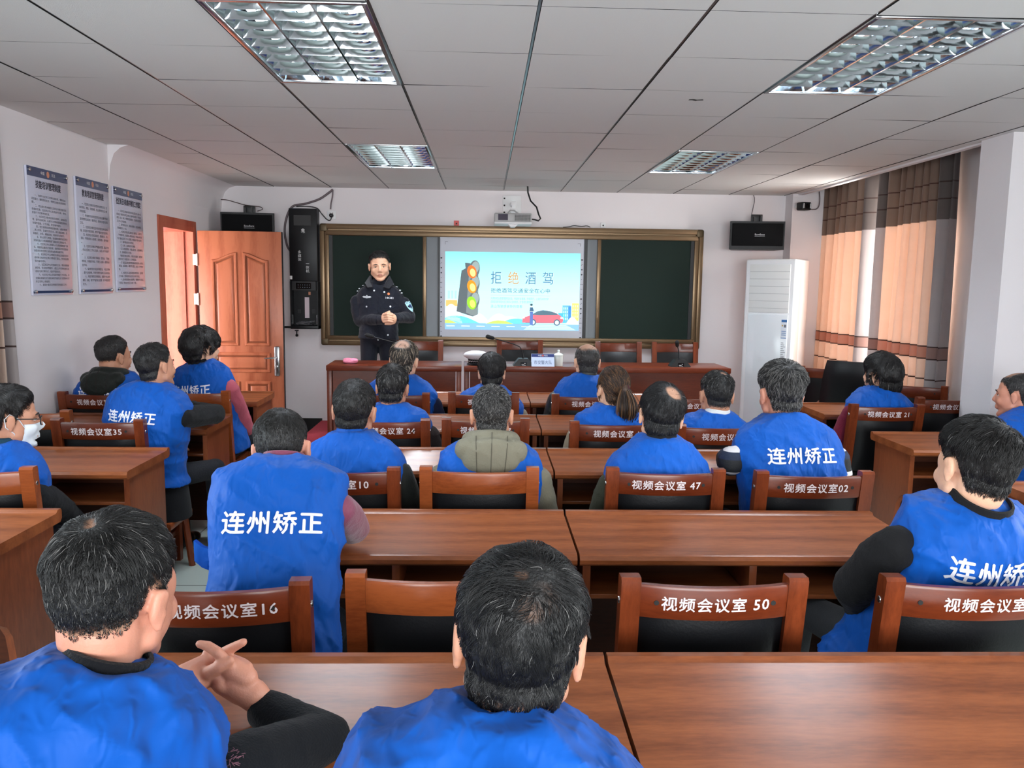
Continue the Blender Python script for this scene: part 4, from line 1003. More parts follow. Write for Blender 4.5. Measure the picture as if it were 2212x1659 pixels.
def curtain(label, x, y0, y1, z0, z1, folds, seed, group, du=0):
    rn = random.Random(seed); N, K = folds*12, 14
    ph = [rn.uniform(-.25, .25) for _ in range(folds+1)]
    v, uv, f = [], [], []
    for j in range(K+1):
        z = z0+(z1-z0)*j/K; s = j/K
        for i in range(N+1):
            u = i/N; a = 2*PI*(u*folds+.25*math.sin(u*5+seed)+.06*math.sin(3*s+u*9))
            amp = .075*(1-.35*s)+.012*math.sin(u*17+seed)
            p = math.sin(a); p = p*(.6+.4*abs(p))
            v.append((x+amp*p+.012*math.sin(2.2*s+u*8), y0+(y1-y0)*u+.018*math.cos(a)*(1-.3*s), z)); uv.append((u, z-du))
    for j in range(K):
        for i in range(N): q = j*(N+1)+i; f.append((q, q+1, q+N+2, q+N+1))
    me = bpy.data.meshes.new('curtain'); me.from_pydata(v, [], f); me.materials.append(M_curt)
    l = me.uv_layers.new(name='cloth')
    for p in me.polygons:
        p.use_smooth = True
        for li, vi in zip(p.loop_indices, p.vertices): l.data[li].uv = uv[vi]
    o = bpy.data.objects.new('curtain', me); COL.objects.link(o)
    so = o.modifiers.new('thickness', 'SOLIDIFY'); so.thickness = .002
    return tag(o, label, 'curtain', group)
CX = 3.46
yg0, yg1 = at(1905, 500, X=CX).y, at(1893, 500, X=CX).y
curtain('beige striped curtain left of the bright slit, beside the air conditioner', CX, yg1+.09, 8.46, .02, 2.72, 8, 1, 'curtains on the right window')
curtain('beige striped curtain right of the bright slit, next to the column', CX, at(2058, 500, X=CX).y, yg0, .02, 2.72, 8, 5, 'curtains on the right window')
curtain('striped curtain gathered at the left photo edge, beside the notice boards', LW-.035, 4.05, 4.70, .02, 2.45, 7, 3, None, .30)

# ------------------------------------------------------------------ people
def skin_mat(name, rgb):
    m = mat(name, rgb, .5, vary=.10, vscale=22, bump=.10, bscale=220)
    b = m.node_tree.nodes['Principled BSDF']; b.inputs['Subsurface Weight'].default_value = .12; b.inputs['Subsurface Radius'].default_value = (.9, .3, .15); b.inputs['Subsurface Scale'].default_value = .012
    return m
S_TAN, S_RED, S_PALE = skin_mat('skin_tan', (196, 140, 112)), skin_mat('skin_ruddy', (204, 140, 116)), skin_mat('skin_light', (222, 172, 142))
M_eye, M_iris, M_lip = mat('eye_white', (226, 220, 214), .3), mat('iris_and_brow', (30, 22, 20), .5), mat('lips', (178, 116, 100), .5)

def head_template():
    m = MB()
    m.ell((0, -.014, .034), (.0745, .099, .088), nu=40, nv=28); m.ell((0, .030, -.022), (.061, .067, .088), nu=32, nv=22)
    m.ell((0, -.030, -.040), (.063, .060, .078))
    for s in (-1, 1):
        m.cone((s*.050, .004, -.056), (s*.014, .068, -.100), .024, .019)
        m.ell((s*.046, .016, -.030), (.025, .050, .052)); m.ell((s*.050, .030, .012), (.018, .040, .040))
        m.ell((s*.036, .058, -.030), (.028, .026, .028)); m.ell((s*.0105, .0985, -.034), (.0085, .010, .007))
        m.cone((s*.014, .087, .021), (s*.042, .071, .020), .010, .009)
        R = Matrix.Rotation(s*math.radians(-24), 3, 'Z') @ Matrix.Rotation(math.radians(-10), 3, 'X')
        c = Vector((s*.082, -.012, -.004))
        m.ell(c, (.0085, .017, .031), rot=R); m.ell(c+R @ Vector((s*.006, -.010, .006)), (.0055, .009, .026), rot=R); m.ell(c+R @ Vector((s*.003, -.004, .024)), (.006, .014, .008), rot=R)
        m.ell(c+R @ Vector((0, .004, -.027)), (.0065, .009, .010), rot=R)
    m.ell((0, .076, -.104), (.021, .018, .017)); m.cone((0, .088, .012), (0, .108, -.027), .0075, .0115)
    m.ell((0, .0915, -.0585), (.022, .010, .0062)); m.ell((0, .0905, -.071), (.019, .010, .0068))
    m.cone((-.02, .088, -.065), (.02, .088, -.065), .008, .008)
    co, fs = m.remesh(.0032, 8)
    for s in (-1, 1):                                        # eye sockets and the hollow of the ears
        d = np.linalg.norm((co-np.array([s*.031, .082, .001]))/np.array([1.25, 1, .7]), axis=1)
        co[:, 1] -= .0075*np.exp(-(d/.0125)**2)
        d = np.linalg.norm(co-np.array([s*.087, .0, -.002]), axis=1); co[:, 0] -= s*.006*np.exp(-(d/.010)**2)
    d = np.abs(co[:, 2]+.0655)/.0022; k = (np.abs(co[:, 0]) < .021) & (co[:, 1] > .08); co[k, 1] -= (.003*np.exp(-d**2))[k]
    return co, fs
HCO, HFS = head_template()
def vnormals(co, fs):
    n = np.zeros_like(co); q = np.array([f if len(f) == 4 else (*f, f[-1]) for f in fs])
    fn = np.cross(co[q[:, 2]]-co[q[:, 0]], co[q[:, 3]]-co[q[:, 1]])
    for k in range(4): np.add.at(n, q[:, k], fn)
    return n/np.maximum(np.linalg.norm(n, axis=1, keepdims=True), 1e-12)
HNO = vnormals(HCO, HFS)
from mathutils.kdtree import KDTree
HKD = KDTree(len(HCO))
for i_, p_ in enumerate(HCO): HKD.insert(p_, i_)
HKD.balance()
def smooth01(x): x = np.clip(x, 0, 1); return x*x*(3-2*x)
def hair_mask(p, st):
    """signed height above the hairline for head points (metres)"""
    x, y, z = p[:, 0], p[:, 1], p[:, 2]
    phi = np.degrees(np.arctan2(np.abs(x), y+.012))
    fr, nape, burn = st.get('front', .072), st.get('nape', -.078), st.get('burn', -.012)
    xs = [0, 34, 54, 66, 76, 82, 88, 104, 114, 128, 180]; zs = [fr, fr-.004, fr-.02, .030, burn, burn, .022, .030, st.get('behind', -.02), nape+.008, nape]
    m = z-np.interp(phi, xs, zs)
    if st.get('overear'): return m
    ear = (np.abs(x) > .0765) & (z < .034) & (z > -.05) & (y < .03) & (y > -.045)
    m[ear] = -.05
    return m
def bald(p, st):
    k = np.ones(len(p))
    for c, r, amt in st.get('bald', ()):
        d = np.linalg.norm((p-np.array(c)), axis=1)/r; k *= 1-amt*(1-smooth01((d-.45)/.75))
    return k
EC, ER = np.array([0, -.014, .034]), np.array([.076, .101, .090])
def make_hair(root, st, T, scale, seed, voxels=None):
    """dark cap that follows the skull, with separate strands growing from it"""
    rng = np.random.default_rng(seed)
    colr, grey = st.get('col', (22, 20, 20)), st.get('grey', 0)
    mk = hair_mask(HCO, st)+rng.normal(0, .0022, len(HCO)); kd = bald(HCO, st)
    keep = mk > 0
    fs = [f for f in HFS if all(keep[i] for i in f)]
    top = smooth01((HCO[:, 2]-.02)/.06)
    th = (st.get('tside', .006)*(1-top)+st.get('ttop', .013)*top)*smooth01(mk/.03)*smooth01(kd/.9)
    lump = np.array([noise.noise(Vector((p[0]*34+seed, p[1]*34, p[2]*34))) for p in HCO])
    co = HCO+HNO*(th*(1+.30*lump)+.0006)[:, None]
    if 'shape' in st: co = st['shape'](co, HCO, keep)
    used_ = sorted({i for f in fs for i in f}); ix = {v: i for i, v in enumerate(used_)}
    M = np.array(T); cw = co[used_] @ M[:3, :3].T+M[:3, 3]
    mname = 'hair_%d_%d_%d_%d' % (*colr, int(grey*100))
    new = mname not in MATS
    mh = mat(mname, colr, .38, spec=.35)
    if new:
        nt = mh.node_tree; b = nt.nodes['Principled BSDF']; hi = nt.nodes.new('ShaderNodeHairInfo'); r = nt.nodes.new('ShaderNodeValToRGB')
        r.color_ramp.interpolation = 'CONSTANT'
        g = min(.97, max(.01, grey)); c2 = st.get('col2', (120, 118, 116))
        e = r.color_ramp.elements; e[0].position = 0; e[0].color = (*srgb(*c2), 1); e[1].position = g; e[1].color = (*srgb(*colr), 1)
        nt.links.new(hi.outputs['Random'], r.inputs[0]); nt.links.new(r.outputs[0], b.inputs['Base Color'])
    newc = mname+'_cap' not in MATS
    mcap = mat(mname+'_cap', tuple(int(c*(1-grey*.6)+st.get('col2', (120, 118, 116))[i]*grey*.4) for i, c in enumerate(colr)), .5, bump=.5, bscale=260, stretch=(1, 1, .25))
    if newc:                                                 # thin places and the hairline let the scalp through
        nt = mcap.node_tree; b = nt.nodes['Principled BSDF']; at_ = nt.nodes.new('ShaderNodeAttribute'); at_.attribute_name = 'hair_cover'
        x = nt.nodes.new('ShaderNodeMix'); x.data_type = 'RGBA'; x.inputs[6].default_value = (*srgb(176, 130, 104), 1); x.inputs[7].default_value = b.inputs['Base Color'].default_value
        nt.links.new(at_.outputs['Fac'], x.inputs[0]); nt.links.new(x.outputs[2], b.inputs['Base Color'])
    cap = from_np('hair', cw, [tuple(ix[i] for i in f) for f in fs], mcap, root)
    den = smooth01((kd+.22*lump-.25)/.6)*smooth01((mk+.004)/st.get('fade', .016))
    da = cap.data.attributes.new('hair_cover', 'FLOAT', 'POINT'); da.data.foreach_set('value', den[used_].astype(np.float32))
    # strands
    N, K = st.get('n', 2200), st.get('k', 6)
    fa = np.array([f for f in HFS if len(f) == 4]); mm = mk[fa].min(1); cand = fa[mm > -.004]
    w = kd[cand].mean(1)**1.5+.015; pick = cand[rng.choice(len(cand), N, p=w/w.sum())]
    r1, r2 = rng.random((N, 1)), rng.random((N, 1))
    A, B_, C_, D_ = (co[pick[:, i]] for i in range(4))
    P = (A*(1-r1)+B_*r1)*(1-r2)+(D_*(1-r1)+C_*r1)*r2-HNO[pick[:, 0]]*.002
    zt = smooth01((P[:, 2]-.03)/.06)
    Ln = (st.get('lside', .012)*(1-zt)+st.get('ltop', .03)*zt)*rng.uniform(.6, 1.25, N)
    Ln = Ln*(.3+.7*smooth01(mk[pick[:, 0]]/.04))
    Wc = np.array(st.get('whorl', (.008, -.062, .115)))
    lift = (st.get('fside', .12)*(1-zt)+st.get('ftop', .35)*zt)
    pts = np.zeros((N, K, 3)); pts[:, 0] = P; q = P.copy()
    jit = rng.normal(0, st.get('jit', .22), (N, 3)); sweep = np.array(st.get('sweep', (0, 0, 0)))
    hmap = np.maximum(((co-HCO)*HNO).sum(1), 0)
    for k in range(1, K):
        idx = np.fromiter((HKD.find(p)[1] for p in q), int, N); n = HNO[idx]
        d = q-Wc; d = d/np.linalg.norm(d, axis=1, keepdims=True)+sweep+jit*.6
        d[:, 2] -= st.get('fall', .35)*(1-zt)
        tg = d-n*(d*n).sum(1, keepdims=True); tg /= np.maximum(np.linalg.norm(tg, axis=1, keepdims=True), 1e-9)
        h = ((q-HCO[idx])*n).sum(1); u = k/(K-1)
        want = hmap[idx]*(.6+.45*min(1, u*2))+lift*Ln*u*(.8-.5*u)+.0006
        q = q+tg*(Ln/(K-1))[:, None]+n*(want-h)[:, None]; pts[:, k] = q
    nc = max(20, int(N*st.get('clumps', .06))); ck = KDTree(nc); ci = rng.choice(N, nc, replace=False)
    for a_, b_ in enumerate(ci): ck.insert(P[b_], a_)
    ck.balance(); own = ci[np.fromiter((ck.find(p)[1] for p in P), int, N)]
    u_ = np.linspace(0, 1, K)**1.4; cl = st.get('clump', .55)
    lead = pts[own]+(P-P[own])[:, None, :]*.35
    pts = pts+(lead-pts)*(u_*cl)[None, :, None]
    if st.get('wave'):
        phs = (own*7.31) % 6.28; pts[:, :, 0] += (st['wave']*np.sin(phs[:, None]+np.linspace(0, 5, K)[None])*np.linspace(0, 1, K)[None]); pts[:, :, 2] += (st['wave']*.6*np.cos(phs[:, None]*1.7+np.linspace(0, 4, K)[None])*np.linspace(0, 1, K)[None])
    if 'bend' in st: pts = st['bend'](pts, rng)
    wp = pts.reshape(-1, 3) @ M[:3, :3].T+M[:3, 3]
    hc = bpy.data.hair_curves.new('hair_strands'); hc.add_curves([K]*N)
    hc.attributes['position'].data.foreach_set('vector', wp.astype(np.float32).ravel())
    ra = hc.attributes.get('radius') or hc.attributes.new('radius', 'FLOAT', 'POINT')
    rr = st.get('r', .0007)*scale*np.tile(np.linspace(1, .35, K), N); ra.data.foreach_set('value', rr.astype(np.float32))
    hc.materials.append(mh)
    o = bpy.data.objects.new('hair_strands', hc); COL.objects.link(o); o.parent = cap
    return cap

def cloth(name, rgb, rough=.85, sheen=.04, bump=.25, bscale=140, vary=.06):
    return mat(name, rgb, rough, sheen=sheen, bump=bump, bscale=bscale, vary=vary, vscale=9)
M_vest = mat('blue_vest_cloth', (4, 80, 170), .6, sheen=.05, vary=.14, vscale=5)
def crease():
    nt = M_vest.node_tree; b = nt.nodes['Principled BSDF']; tc = nt.nodes.new('ShaderNodeTexCoord')
    mp = nt.nodes.new('ShaderNodeMapping'); mp.inputs['Rotation'].default_value = (0, .5, 0); mp.inputs['Scale'].default_value = (1.5, 1, .8); nt.links.new(tc.outputs['Object'], mp.inputs[0])
    h = None
    for sc, wgt in ((5.5, 1.0), (13, .45), (34, .14)):
        n = nt.nodes.new('ShaderNodeTexNoise'); n.noise_type = 'RIDGED_MULTIFRACTAL'; n.inputs['Scale'].default_value = sc; n.inputs['Detail'].default_value = 2; n.inputs['Distortion'].default_value = .5
        nt.links.new(mp.outputs[0], n.inputs['Vector'])
        a = nt.nodes.new('ShaderNodeMath'); a.operation = 'MULTIPLY_ADD'; nt.links.new(n.outputs['Fac'], a.inputs[0]); a.inputs[1].default_value = wgt
        if h: nt.links.new(h.outputs[0], a.inputs[2])
        else: a.inputs[2].default_value = 0
        h = a
    bp = nt.nodes.new('ShaderNodeBump'); bp.inputs['Strength'].default_value = .9; bp.inputs['Distance'].default_value = .035
    nt.links.new(h.outputs[0], bp.inputs['Height']); nt.links.new(bp.outputs[0], b.inputs['Normal'])
crease()
M_vtext = mat('vest_print', (226, 226, 238), .7)
C_BLACK, C_NAVY, C_DKBROWN, C_PUFF = cloth('black_cloth', (22, 23, 26)), cloth('navy_cloth', (26, 32, 58)), cloth('dark_brown_cloth', (40, 32, 32)), cloth('black_puffer', (27, 31, 28), .55, .1)
C_PINK, C_ROSE, C_MAROON, C_GREEN, C_LEATHER = cloth('mauve_cloth', (126, 62, 84), .5, .25), cloth('rose_cloth', (176, 84, 100), .7), cloth('maroon_cloth', (108, 30, 52)), cloth('grey_green_cloth', (118, 114, 98), .6), cloth('leather_jacket', (36, 38, 36), .35, 0)
C_OLIVE, C_TROUS, C_SHOE, C_KHAKI, C_POLICE = cloth('olive_cloth', (62, 64, 52)), cloth('dark_trousers', (30, 32, 38)), mat('shoe_leather', (20, 19, 19), .35), cloth('khaki_cloth', (150, 136, 116)), cloth('police_navy', (22, 25, 36), .7, .15)
C_TEAL = cloth('teal_cloth', (30, 62, 80)); C_WHITE = cloth('white_cloth', (224, 224, 222)); C_GREYT = cloth('grey_trousers', (70, 72, 76))
def striped():
    m = mat('striped_knit', (24, 26, 34), .8, bump=.2, bscale=160); nt = m.node_tree; b = nt.nodes['Principled BSDF']
    tc = nt.nodes.new('ShaderNodeTexCoord'); s = nt.nodes.new('ShaderNodeSeparateXYZ'); nt.links.new(tc.outputs['Object'], s.inputs[0])
    # bands by height along the hanging upper arm
    cr = nt.nodes.new('ShaderNodeValToRGB'); cr.color_ramp.interpolation = 'CONSTANT'; nt.links.new(s.outputs['Z'], cr.inputs[0])
    dk, nv, wh = (*srgb(24, 26, 30), 1), (*srgb(26, 38, 62), 1), (*srgb(206, 202, 204), 1)
    e = cr.color_ramp.elements; e[0].position = 0; e[0].color = dk; e[1].position = .815; e[1].color = wh
    for p, c in ((.835, dk), (.89, nv), (.918, wh), (.985, dk)): x = e.new(p); x.color = c
    nt.links.new(cr.outputs[0], b.inputs['Base Color']); return m
C_STRIPE = striped()

def folds(co, no, amp, seed, freq=5.0, axis=(.6, .3, 1)):
    """broad creases pressed into a garment"""
    out = np.empty(len(co))
    for i, p in enumerate(co):
        a = noise.noise(Vector((p[0]*freq*axis[0]+seed, p[1]*freq*axis[1]+p[0]*2.2, p[2]*freq*axis[2]+seed*.7+p[0]*1.7)))
        b = noise.noise(Vector((p[0]*freq*2.6+seed*2, p[1]*freq*2.6, p[2]*freq*2.1+p[0]*freq*1.6)))
        out[i] = (.75-min(1, abs(a)*3.4)**.6)*.75+(.5-min(1, abs(b)*2.6)**.7)*.35
    return co+no*(out*amp)[:, None]

def hand(m, wrist, d, nrm, side, curl=.6, s=1.0, spread=.1):
    """palm, four unequal fingers with knuckle bends, thumb from the side of the palm"""
    d, nrm = Vector(d).normalized(), Vector(nrm); nrm = (nrm-d*nrm.dot(d)).normalized(); lat = d.cross(nrm)*side
    wv = Vector(wrist)
    for k in (-1.5, -.5, .5, 1.5):
        base = wv+d*.088*s+lat*k*.019*s
        m.cone(wv+d*.012*s+lat*k*.011*s, base, .0135*s, .0105*s, 10)
        L = (.040, .046, .043, .034)[int(k+1.5)]*s; p = base; a = curl*.5; dd = d+lat*k*spread
        for j in range(3):
            q = (dd.normalized()*math.cos(a)-nrm*math.sin(a)); p2 = p+q*L*(1, .62, .5)[j]
            m.cone(p, p2, (.0094-.001*j)*s, (.0088-.0012*j)*s, 10); p = p2; a += curl
    p = wv+d*.025*s-lat*.020*s
    for v, l, r in ((d*.7-lat*.8-nrm*.2, .042, .0125), (d*.95-lat*.35-nrm*.3, .032, .0105), (d*1-lat*.1-nrm*.35, .026, .0092)):
        p2 = p+v.normalized()*l*s; m.cone(p, p2, r*s, r*.9*s, 10); p = p2

def person(label, hip, C, hyaw=0, hpitch=0, hroll=0, tyaw=0, s=1.0, skin=S_TAN, hair=None, jacket=C_BLACK, vest=True, sw=.205, dN=None,
           armL=None, armR=None, vtext=True, hem=-.10, flare=0, hood=None, collar=None, seed=1, vox=.0048, vvox=.009, legs=True, sleeve_r=.056,
           hands=True, tdrop=.22, cut=.012, feet=0.0, belly=1.0, standing=False, tsize=.066, extra_body=None, jvox=.0085, ff=.42, pants=C_TROUS, collar_r=.060, wrinkle=.012, slope=1.25, hx=1.0, tuck=(0, 0)):
    rng = random.Random(seed)
    hip, C = Vector(hip), Vector(C)
    root = thing('person', label, 'person', (hip.x, hip.y, 0 if not standing else standing), 0)
    inv = Matrix.Translation(-root.location)
    def par(o): o.matrix_parent_inverse = inv; return o
    Rh = (Matrix.Rotation(math.radians(-hyaw), 4, 'Z') @ Matrix.Rotation(math.radians(hpitch), 4, 'X') @ Matrix.Rotation(math.radians(hroll), 4, 'Y'))
    T = Matrix.Translation(C) @ Rh @ Matrix.Diagonal((s*hx, s, s, 1))
    ty = math.radians(tyaw); f0 = Vector((math.sin(ty), math.cos(ty), 0))
    N = Vector(dN) if dN is not None else C+(Rh.to_3x3() @ Vector((0, -.03, -.085)))*s*.5+Vector((0, 0, -.045*s))-f0*.022*s
    w = (N-hip).normalized(); L = (N-hip).length; r = f0.cross(w).normalized(); v = w.cross(r)
    def tp(t, a=0, b=0): return N-w*t+r*a+v*(b-.03*math.sin(PI*min(1, max(0, t/L))))        # t metres below the neck base, gently rounded back
    SEC = [(-.035, .056, .055), (-.01, .070, .064), (.008*slope, .100, .078), (.024*slope, .142, .092), (.046*slope, .178, .103), (.078*slope, sw*.968, .112), (.125*slope**.5, sw, .120), (.21, sw*.975, .124*belly), (.29, sw*.91, .124*belly), (L-.10, .172, .126*belly), (L-.01, .178, .132), (L-hem-.02, .186+flare, .140)]
    SEC = [q for i, q in enumerate(SEC) if q[0] <= L-hem and (i == 0 or q[0] > SEC[i-1][0])]
    def torso(m, inflate, t0=0, t1=9, ex=2.5):
        rings = []
        for t, a, b in SEC:
            if t < t0 or t > t1: continue
            a, b = (a*1+inflate)*s**.6, (b+inflate)*s**.6
            ring = []
            for k in range(36):
                th = 2*PI*k/36; c_, s_ = math.cos(th), math.sin(th)
                e = 2/ex
                ring.append(tp(t*s**.5 if t < .3 else t, a*math.copysign(abs(c_)**e, c_), b*math.copysign(abs(s_)**e, s_)))
            rings.append(ring)
        m.loft(rings)
    # arms: shoulder, elbow, wrist
    sh = {}
    arms = {}
    for sd, arm in ((-1, armL), (1, armR)):
        S = tp(.145*s*slope**.5, sd*(sw-.008-tuck[sd > 0])*s**.6, .0); sh[sd] = S
        if arm is None:
            E = S+r*sd*.045+f0*.06+Vector((0, 0, -.225)); W_ = E-r*sd*.13+f0*.16+Vector((0, 0, max(.0, .625-E.z)))
        else: E, W_ = Vector(arm[0]), Vector(arm[1])
        arms[sd] = (S, E, W_)
    # body: head, neck, trunk core, arms and hands in one skin
    m = MB(); M4 = T
    m.add([M4 @ Vector(p) for p in HCO.tolist()], HFS)
    m.cone(N-w*.05, C+Rh.to_3x3() @ Vector((0, -.018, -.045))*s, .058*s, .054*s, 24)
    m.cone(N-w*.05-v*.02, N-w*.14-v*.025, .06, .075, 20); m.cone(N-w*.14-v*.025, hip-v*.01, .075, .09, 20)
    for sd in (-1, 1):
        S, E, W_ = arms[sd]; m.cone(N-w*.14-v*.02, S, .05, .040, 14); m.cone(S, E, .042, .034, 14); m.cone(E, W_, .034, .026, 14)
        if hands is True or (hands in (-1, 1) and hands == sd):
            fd = (W_-E).normalized(); hand(m, W_, fd, Vector((0, 0, 1)) if abs(fd.z) < .8 else -f0, sd, .35, s)
    if extra_body: extra_body(m)
    co, fs = m.remesh(vox, 3, .4)
    Ti = np.array(T.inverted()); lo = co @ Ti[:3, :3].T+Ti[:3, 3]
    cen = lo[np.array([f[0] for f in fs])]
    mi = np.zeros(len(fs), int)
    lip = (np.abs(cen[:, 2]+.065) < .0085) & (cen[:, 1] > .086) & (np.abs(cen[:, 0]) < .019-.9*np.abs(cen[:, 2]+.065)); mi[lip] = 3
    mi = mi.tolist(); V = co.tolist(); F = list(fs)
    e = MB()                                                 # eyes and brows belong to the same body
    for sd in (-1, 1):
        e.cur = 1; e.ell((sd*.031, .0755, .0005), (.0125, .0080, .0032), nu=14, nv=8)
        e.cur = 2; e.ell((sd*.031, .0798, .0003), (.0056, .0042, .0033), nu=12, nv=8)
        e.tube([(sd*.017, .0830, .0040), (sd*.031, .0842, .0052), (sd*.045, .0760, .0022)], [.0010, .0016, .0010], 6)
        e.tube([(sd*.014, .0925, .0215), (sd*.030, .0905, .0265), (sd*.047, .0775, .0215)], [.0026, .0034, .0014], 8, flat=1.2)
    b0 = len(V); V += [tuple(T @ Vector(p)) for p in e.v]; F += [tuple(i+b0 for i in q) for q in e.f]; mi += e.m
    body = par(from_np('body', V, F, [skin, M_eye, M_iris, M_lip], root, mi))
    if hair: par_h = make_hair(root, hair, T, s, seed); par(par_h)
    # jacket
    m = MB(); torso(m, -.006, t0=.0)
    for sd in (-1, 1):
        S, E, W_ = arms[sd]; rr = sleeve_r
        m.cone(tp(.14*s, sd*(sw-.075), 0), S, rr*.86, rr*.92, 18); m.cone(S, S.lerp(E, .35), rr*.92, rr*1.04, 18); m.cone(S.lerp(E, .35), E, rr*1.04, rr*.93, 18); m.cone(E, E+(W_-E)*.93, rr*.92, rr*.70, 18)
    co, fs = m.remesh(jvox, 5); no = vnormals(co, fs); co = folds(co, no, .007 if sleeve_r > .06 else .005, seed+9, 9)
    par(from_np('jacket', co, fs, jacket, root))
    if collar:
        m = MB(); ring = []
        cr = collar_r*s
        for t, q in ((-.010, cr+.010), (.012, cr+.004), (.030, cr), (.032, cr-.007), (.012, cr-.004), (-.010, cr+.002)):
            ring.append([N+w*t+(r*math.cos(2*PI*k/28)+v*(math.sin(2*PI*k/28)*1.02+.06))*q for k in range(28)])
        m.loft(ring, closed=True); par(m.build('collar', collar, root, 60))
    # vest with its lettering
    if vest:
        m = MB(); torso(m, cut, t0=-.012)
        co, fs = m.remesh(vvox, 4); no = vnormals(co, fs)
        co = folds(co+no*wrinkle*.45, no, wrinkle*1.25, seed, 5.5)
        vst = par(from_np('vest', co, fs, M_vest, root))
        if vtext:
            from mathutils.bvhtree import BVHTree
            bv = BVHTree.FromPolygons(co.tolist(), [list(f) for f in fs])
            def on(a, b):
                o = tp(tdrop-b, a, -.6); h = bv.ray_cast(o, v)
                return (h[0]-v*.0022) if h[0] is not None else tp(tdrop-b, a, -.16)
            m = MB(); bm = bmesh.new()
            tm = MB(); tm.text('连州矫正', tsize*s, (0, 0, 0), X_, Y_, 'c', .10, .0015)
            for p in tm.v: bm.verts.new(p)
            bm.verts.ensure_lookup_table()
            for q in tm.f:
                try: bm.faces.new([bm.verts[i] for i in q])
                except ValueError: pass
            bmesh.ops.triangulate(bm, faces=bm.faces[:])
            for _ in range(2):
                lg = [e_ for e_ in bm.edges if e_.calc_length() > .014]
                if lg: bmesh.ops.subdivide_edges(bm, edges=lg, cuts=1); bmesh.ops.triangulate(bm, faces=[f_ for f_ in bm.faces if len(f_.verts) > 3])
            bm.verts.index_update()
            m.add([on(p.co.x, p.co.y) for p in bm.verts], [[q.index for q in f_.verts] for f_ in bm.faces]); bm.free()
            lt = m.build('lettering', M_vtext, vst, 0, False)
    if hood:
        m = MB()
        for k in range(-7, 8):
            a = k*.21; m.ell(N+r*math.sin(a)*.088*s-v*math.cos(a)*.070*s+w*(.012-.028*(1-math.cos(a))), (.036, .036, .040))
        m.ell(N-v*.118*s-w*.055, (.118*s, .046, .085)); m.ell(N-v*.115*s-w*.115, (.080*s, .042, .062)); m.cone(N-v*.09-w*.03-r*.10, N-v*.09-w*.03+r*.10, .05, .05)
        m.cone(N-v*.06-r*.13-w*.06, N-v*.12-w*.13, .03, .03); m.cone(N-v*.06+r*.13-w*.06, N-v*.12-w*.13, .03, .03)
        co, fs = m.remesh(.006, 8, .6); no = vnormals(co, fs); co = folds(co, no, .005, seed+3, 10)
        hd_ = par(from_np('hood', co, fs, hood, root))
        from mathutils.bvhtree import BVHTree
        bv = BVHTree.FromPolygons(co.tolist(), [list(f) for f in fs])
        for a in (-.052, 0, .052):
            pts = []
            for k in range(12):
                o = N+w*(.045-.20*k/11)+r*a*(1.25-.25*k/11)-v*.5; h = bv.ray_cast(o, v)
                if h[0] is not None: pts.append(h[0]+h[1]*.0005)
            if len(pts) > 3: MB().tube(pts, .0018, 6).build('seam', C_DKBROWN if hood is not C_GREEN else mat('seam_olive', (74, 70, 58), .8), hd_, 60)
    # legs
    if legs:
        m = MB(); kn = {}
        for sd in (-1, 1):
            if standing:
                h0 = hip+r*sd*.085; k_ = Vector((h0.x+sd*r.x*.01, h0.y+sd*r.y*.01, standing+.47*s))+f0*.01; a_ = Vector((k_.x, k_.y, standing+.09))-f0*.02
            else:
                h0 = hip+r*sd*.09+Vector((0, 0, -.01)); k_ = h0+f0*ff+r*sd*.04; k_.z = .505; a_ = k_+f0*(.04+feet)+Vector((0, 0, 0)); a_.z = .09
            m.cone(h0, k_, .086 if standing else .070, .064 if standing else .058, 18); m.cone(k_, a_, .062, .05, 16); kn[sd] = a_
        m.cone(hip+r*.07, hip-r*.07, .11 if standing else .075, .11 if standing else .075, 18)
        co, fs = m.remesh(.011, 5)
        z0_ = standing if standing else 0
        co[:, 2] = np.maximum(co[:, 2], z0_+.03)
        if not standing: k__ = co[:, 2] < .458; kk = k__ & (np.abs((co-np.array(hip)) @ np.array(f0)) < .22); co[kk, 2] = .458
        par(from_np('trousers', co, fs, pants, root))
        for sd in (-1, 1):
            a_ = kn[sd].copy(); a_.z = z0_; m = MB()
            m.ell(a_+f0*.055+Vector((0, 0, .036)), (.044, .044, .04)); m.ell(a_+f0*.12+Vector((0, 0, .028)), (.042, .05, .03)); m.ell(a_-f0*.02+Vector((0, 0, .04)), (.038, .04, .044))
            m.cone(a_+Vector((0, 0, .05)), a_+f0*.10+Vector((0, 0, .03)), .04, .032)
            co, fs = m.remesh(.008, 4); co[:, 2] = np.maximum(co[:, 2], z0_+.002)
            par(from_np('shoe', co, fs, C_SHOE, root))
    return root, dict(N=N, w=w, r=r, v=v, T=T, tp=tp, sh=sh, arms=arms, par=par, Rh=Rh, f0=f0)

def HC(px, top, Y, s): return at(px, top+1763*.139*s/(Y+.03), Y=Y)
H_SHORT = dict(n=2600, ltop=.022, lside=.010, ttop=.011, tside=.005)
def hs(**k): d = dict(H_SHORT); d.update(k); return d

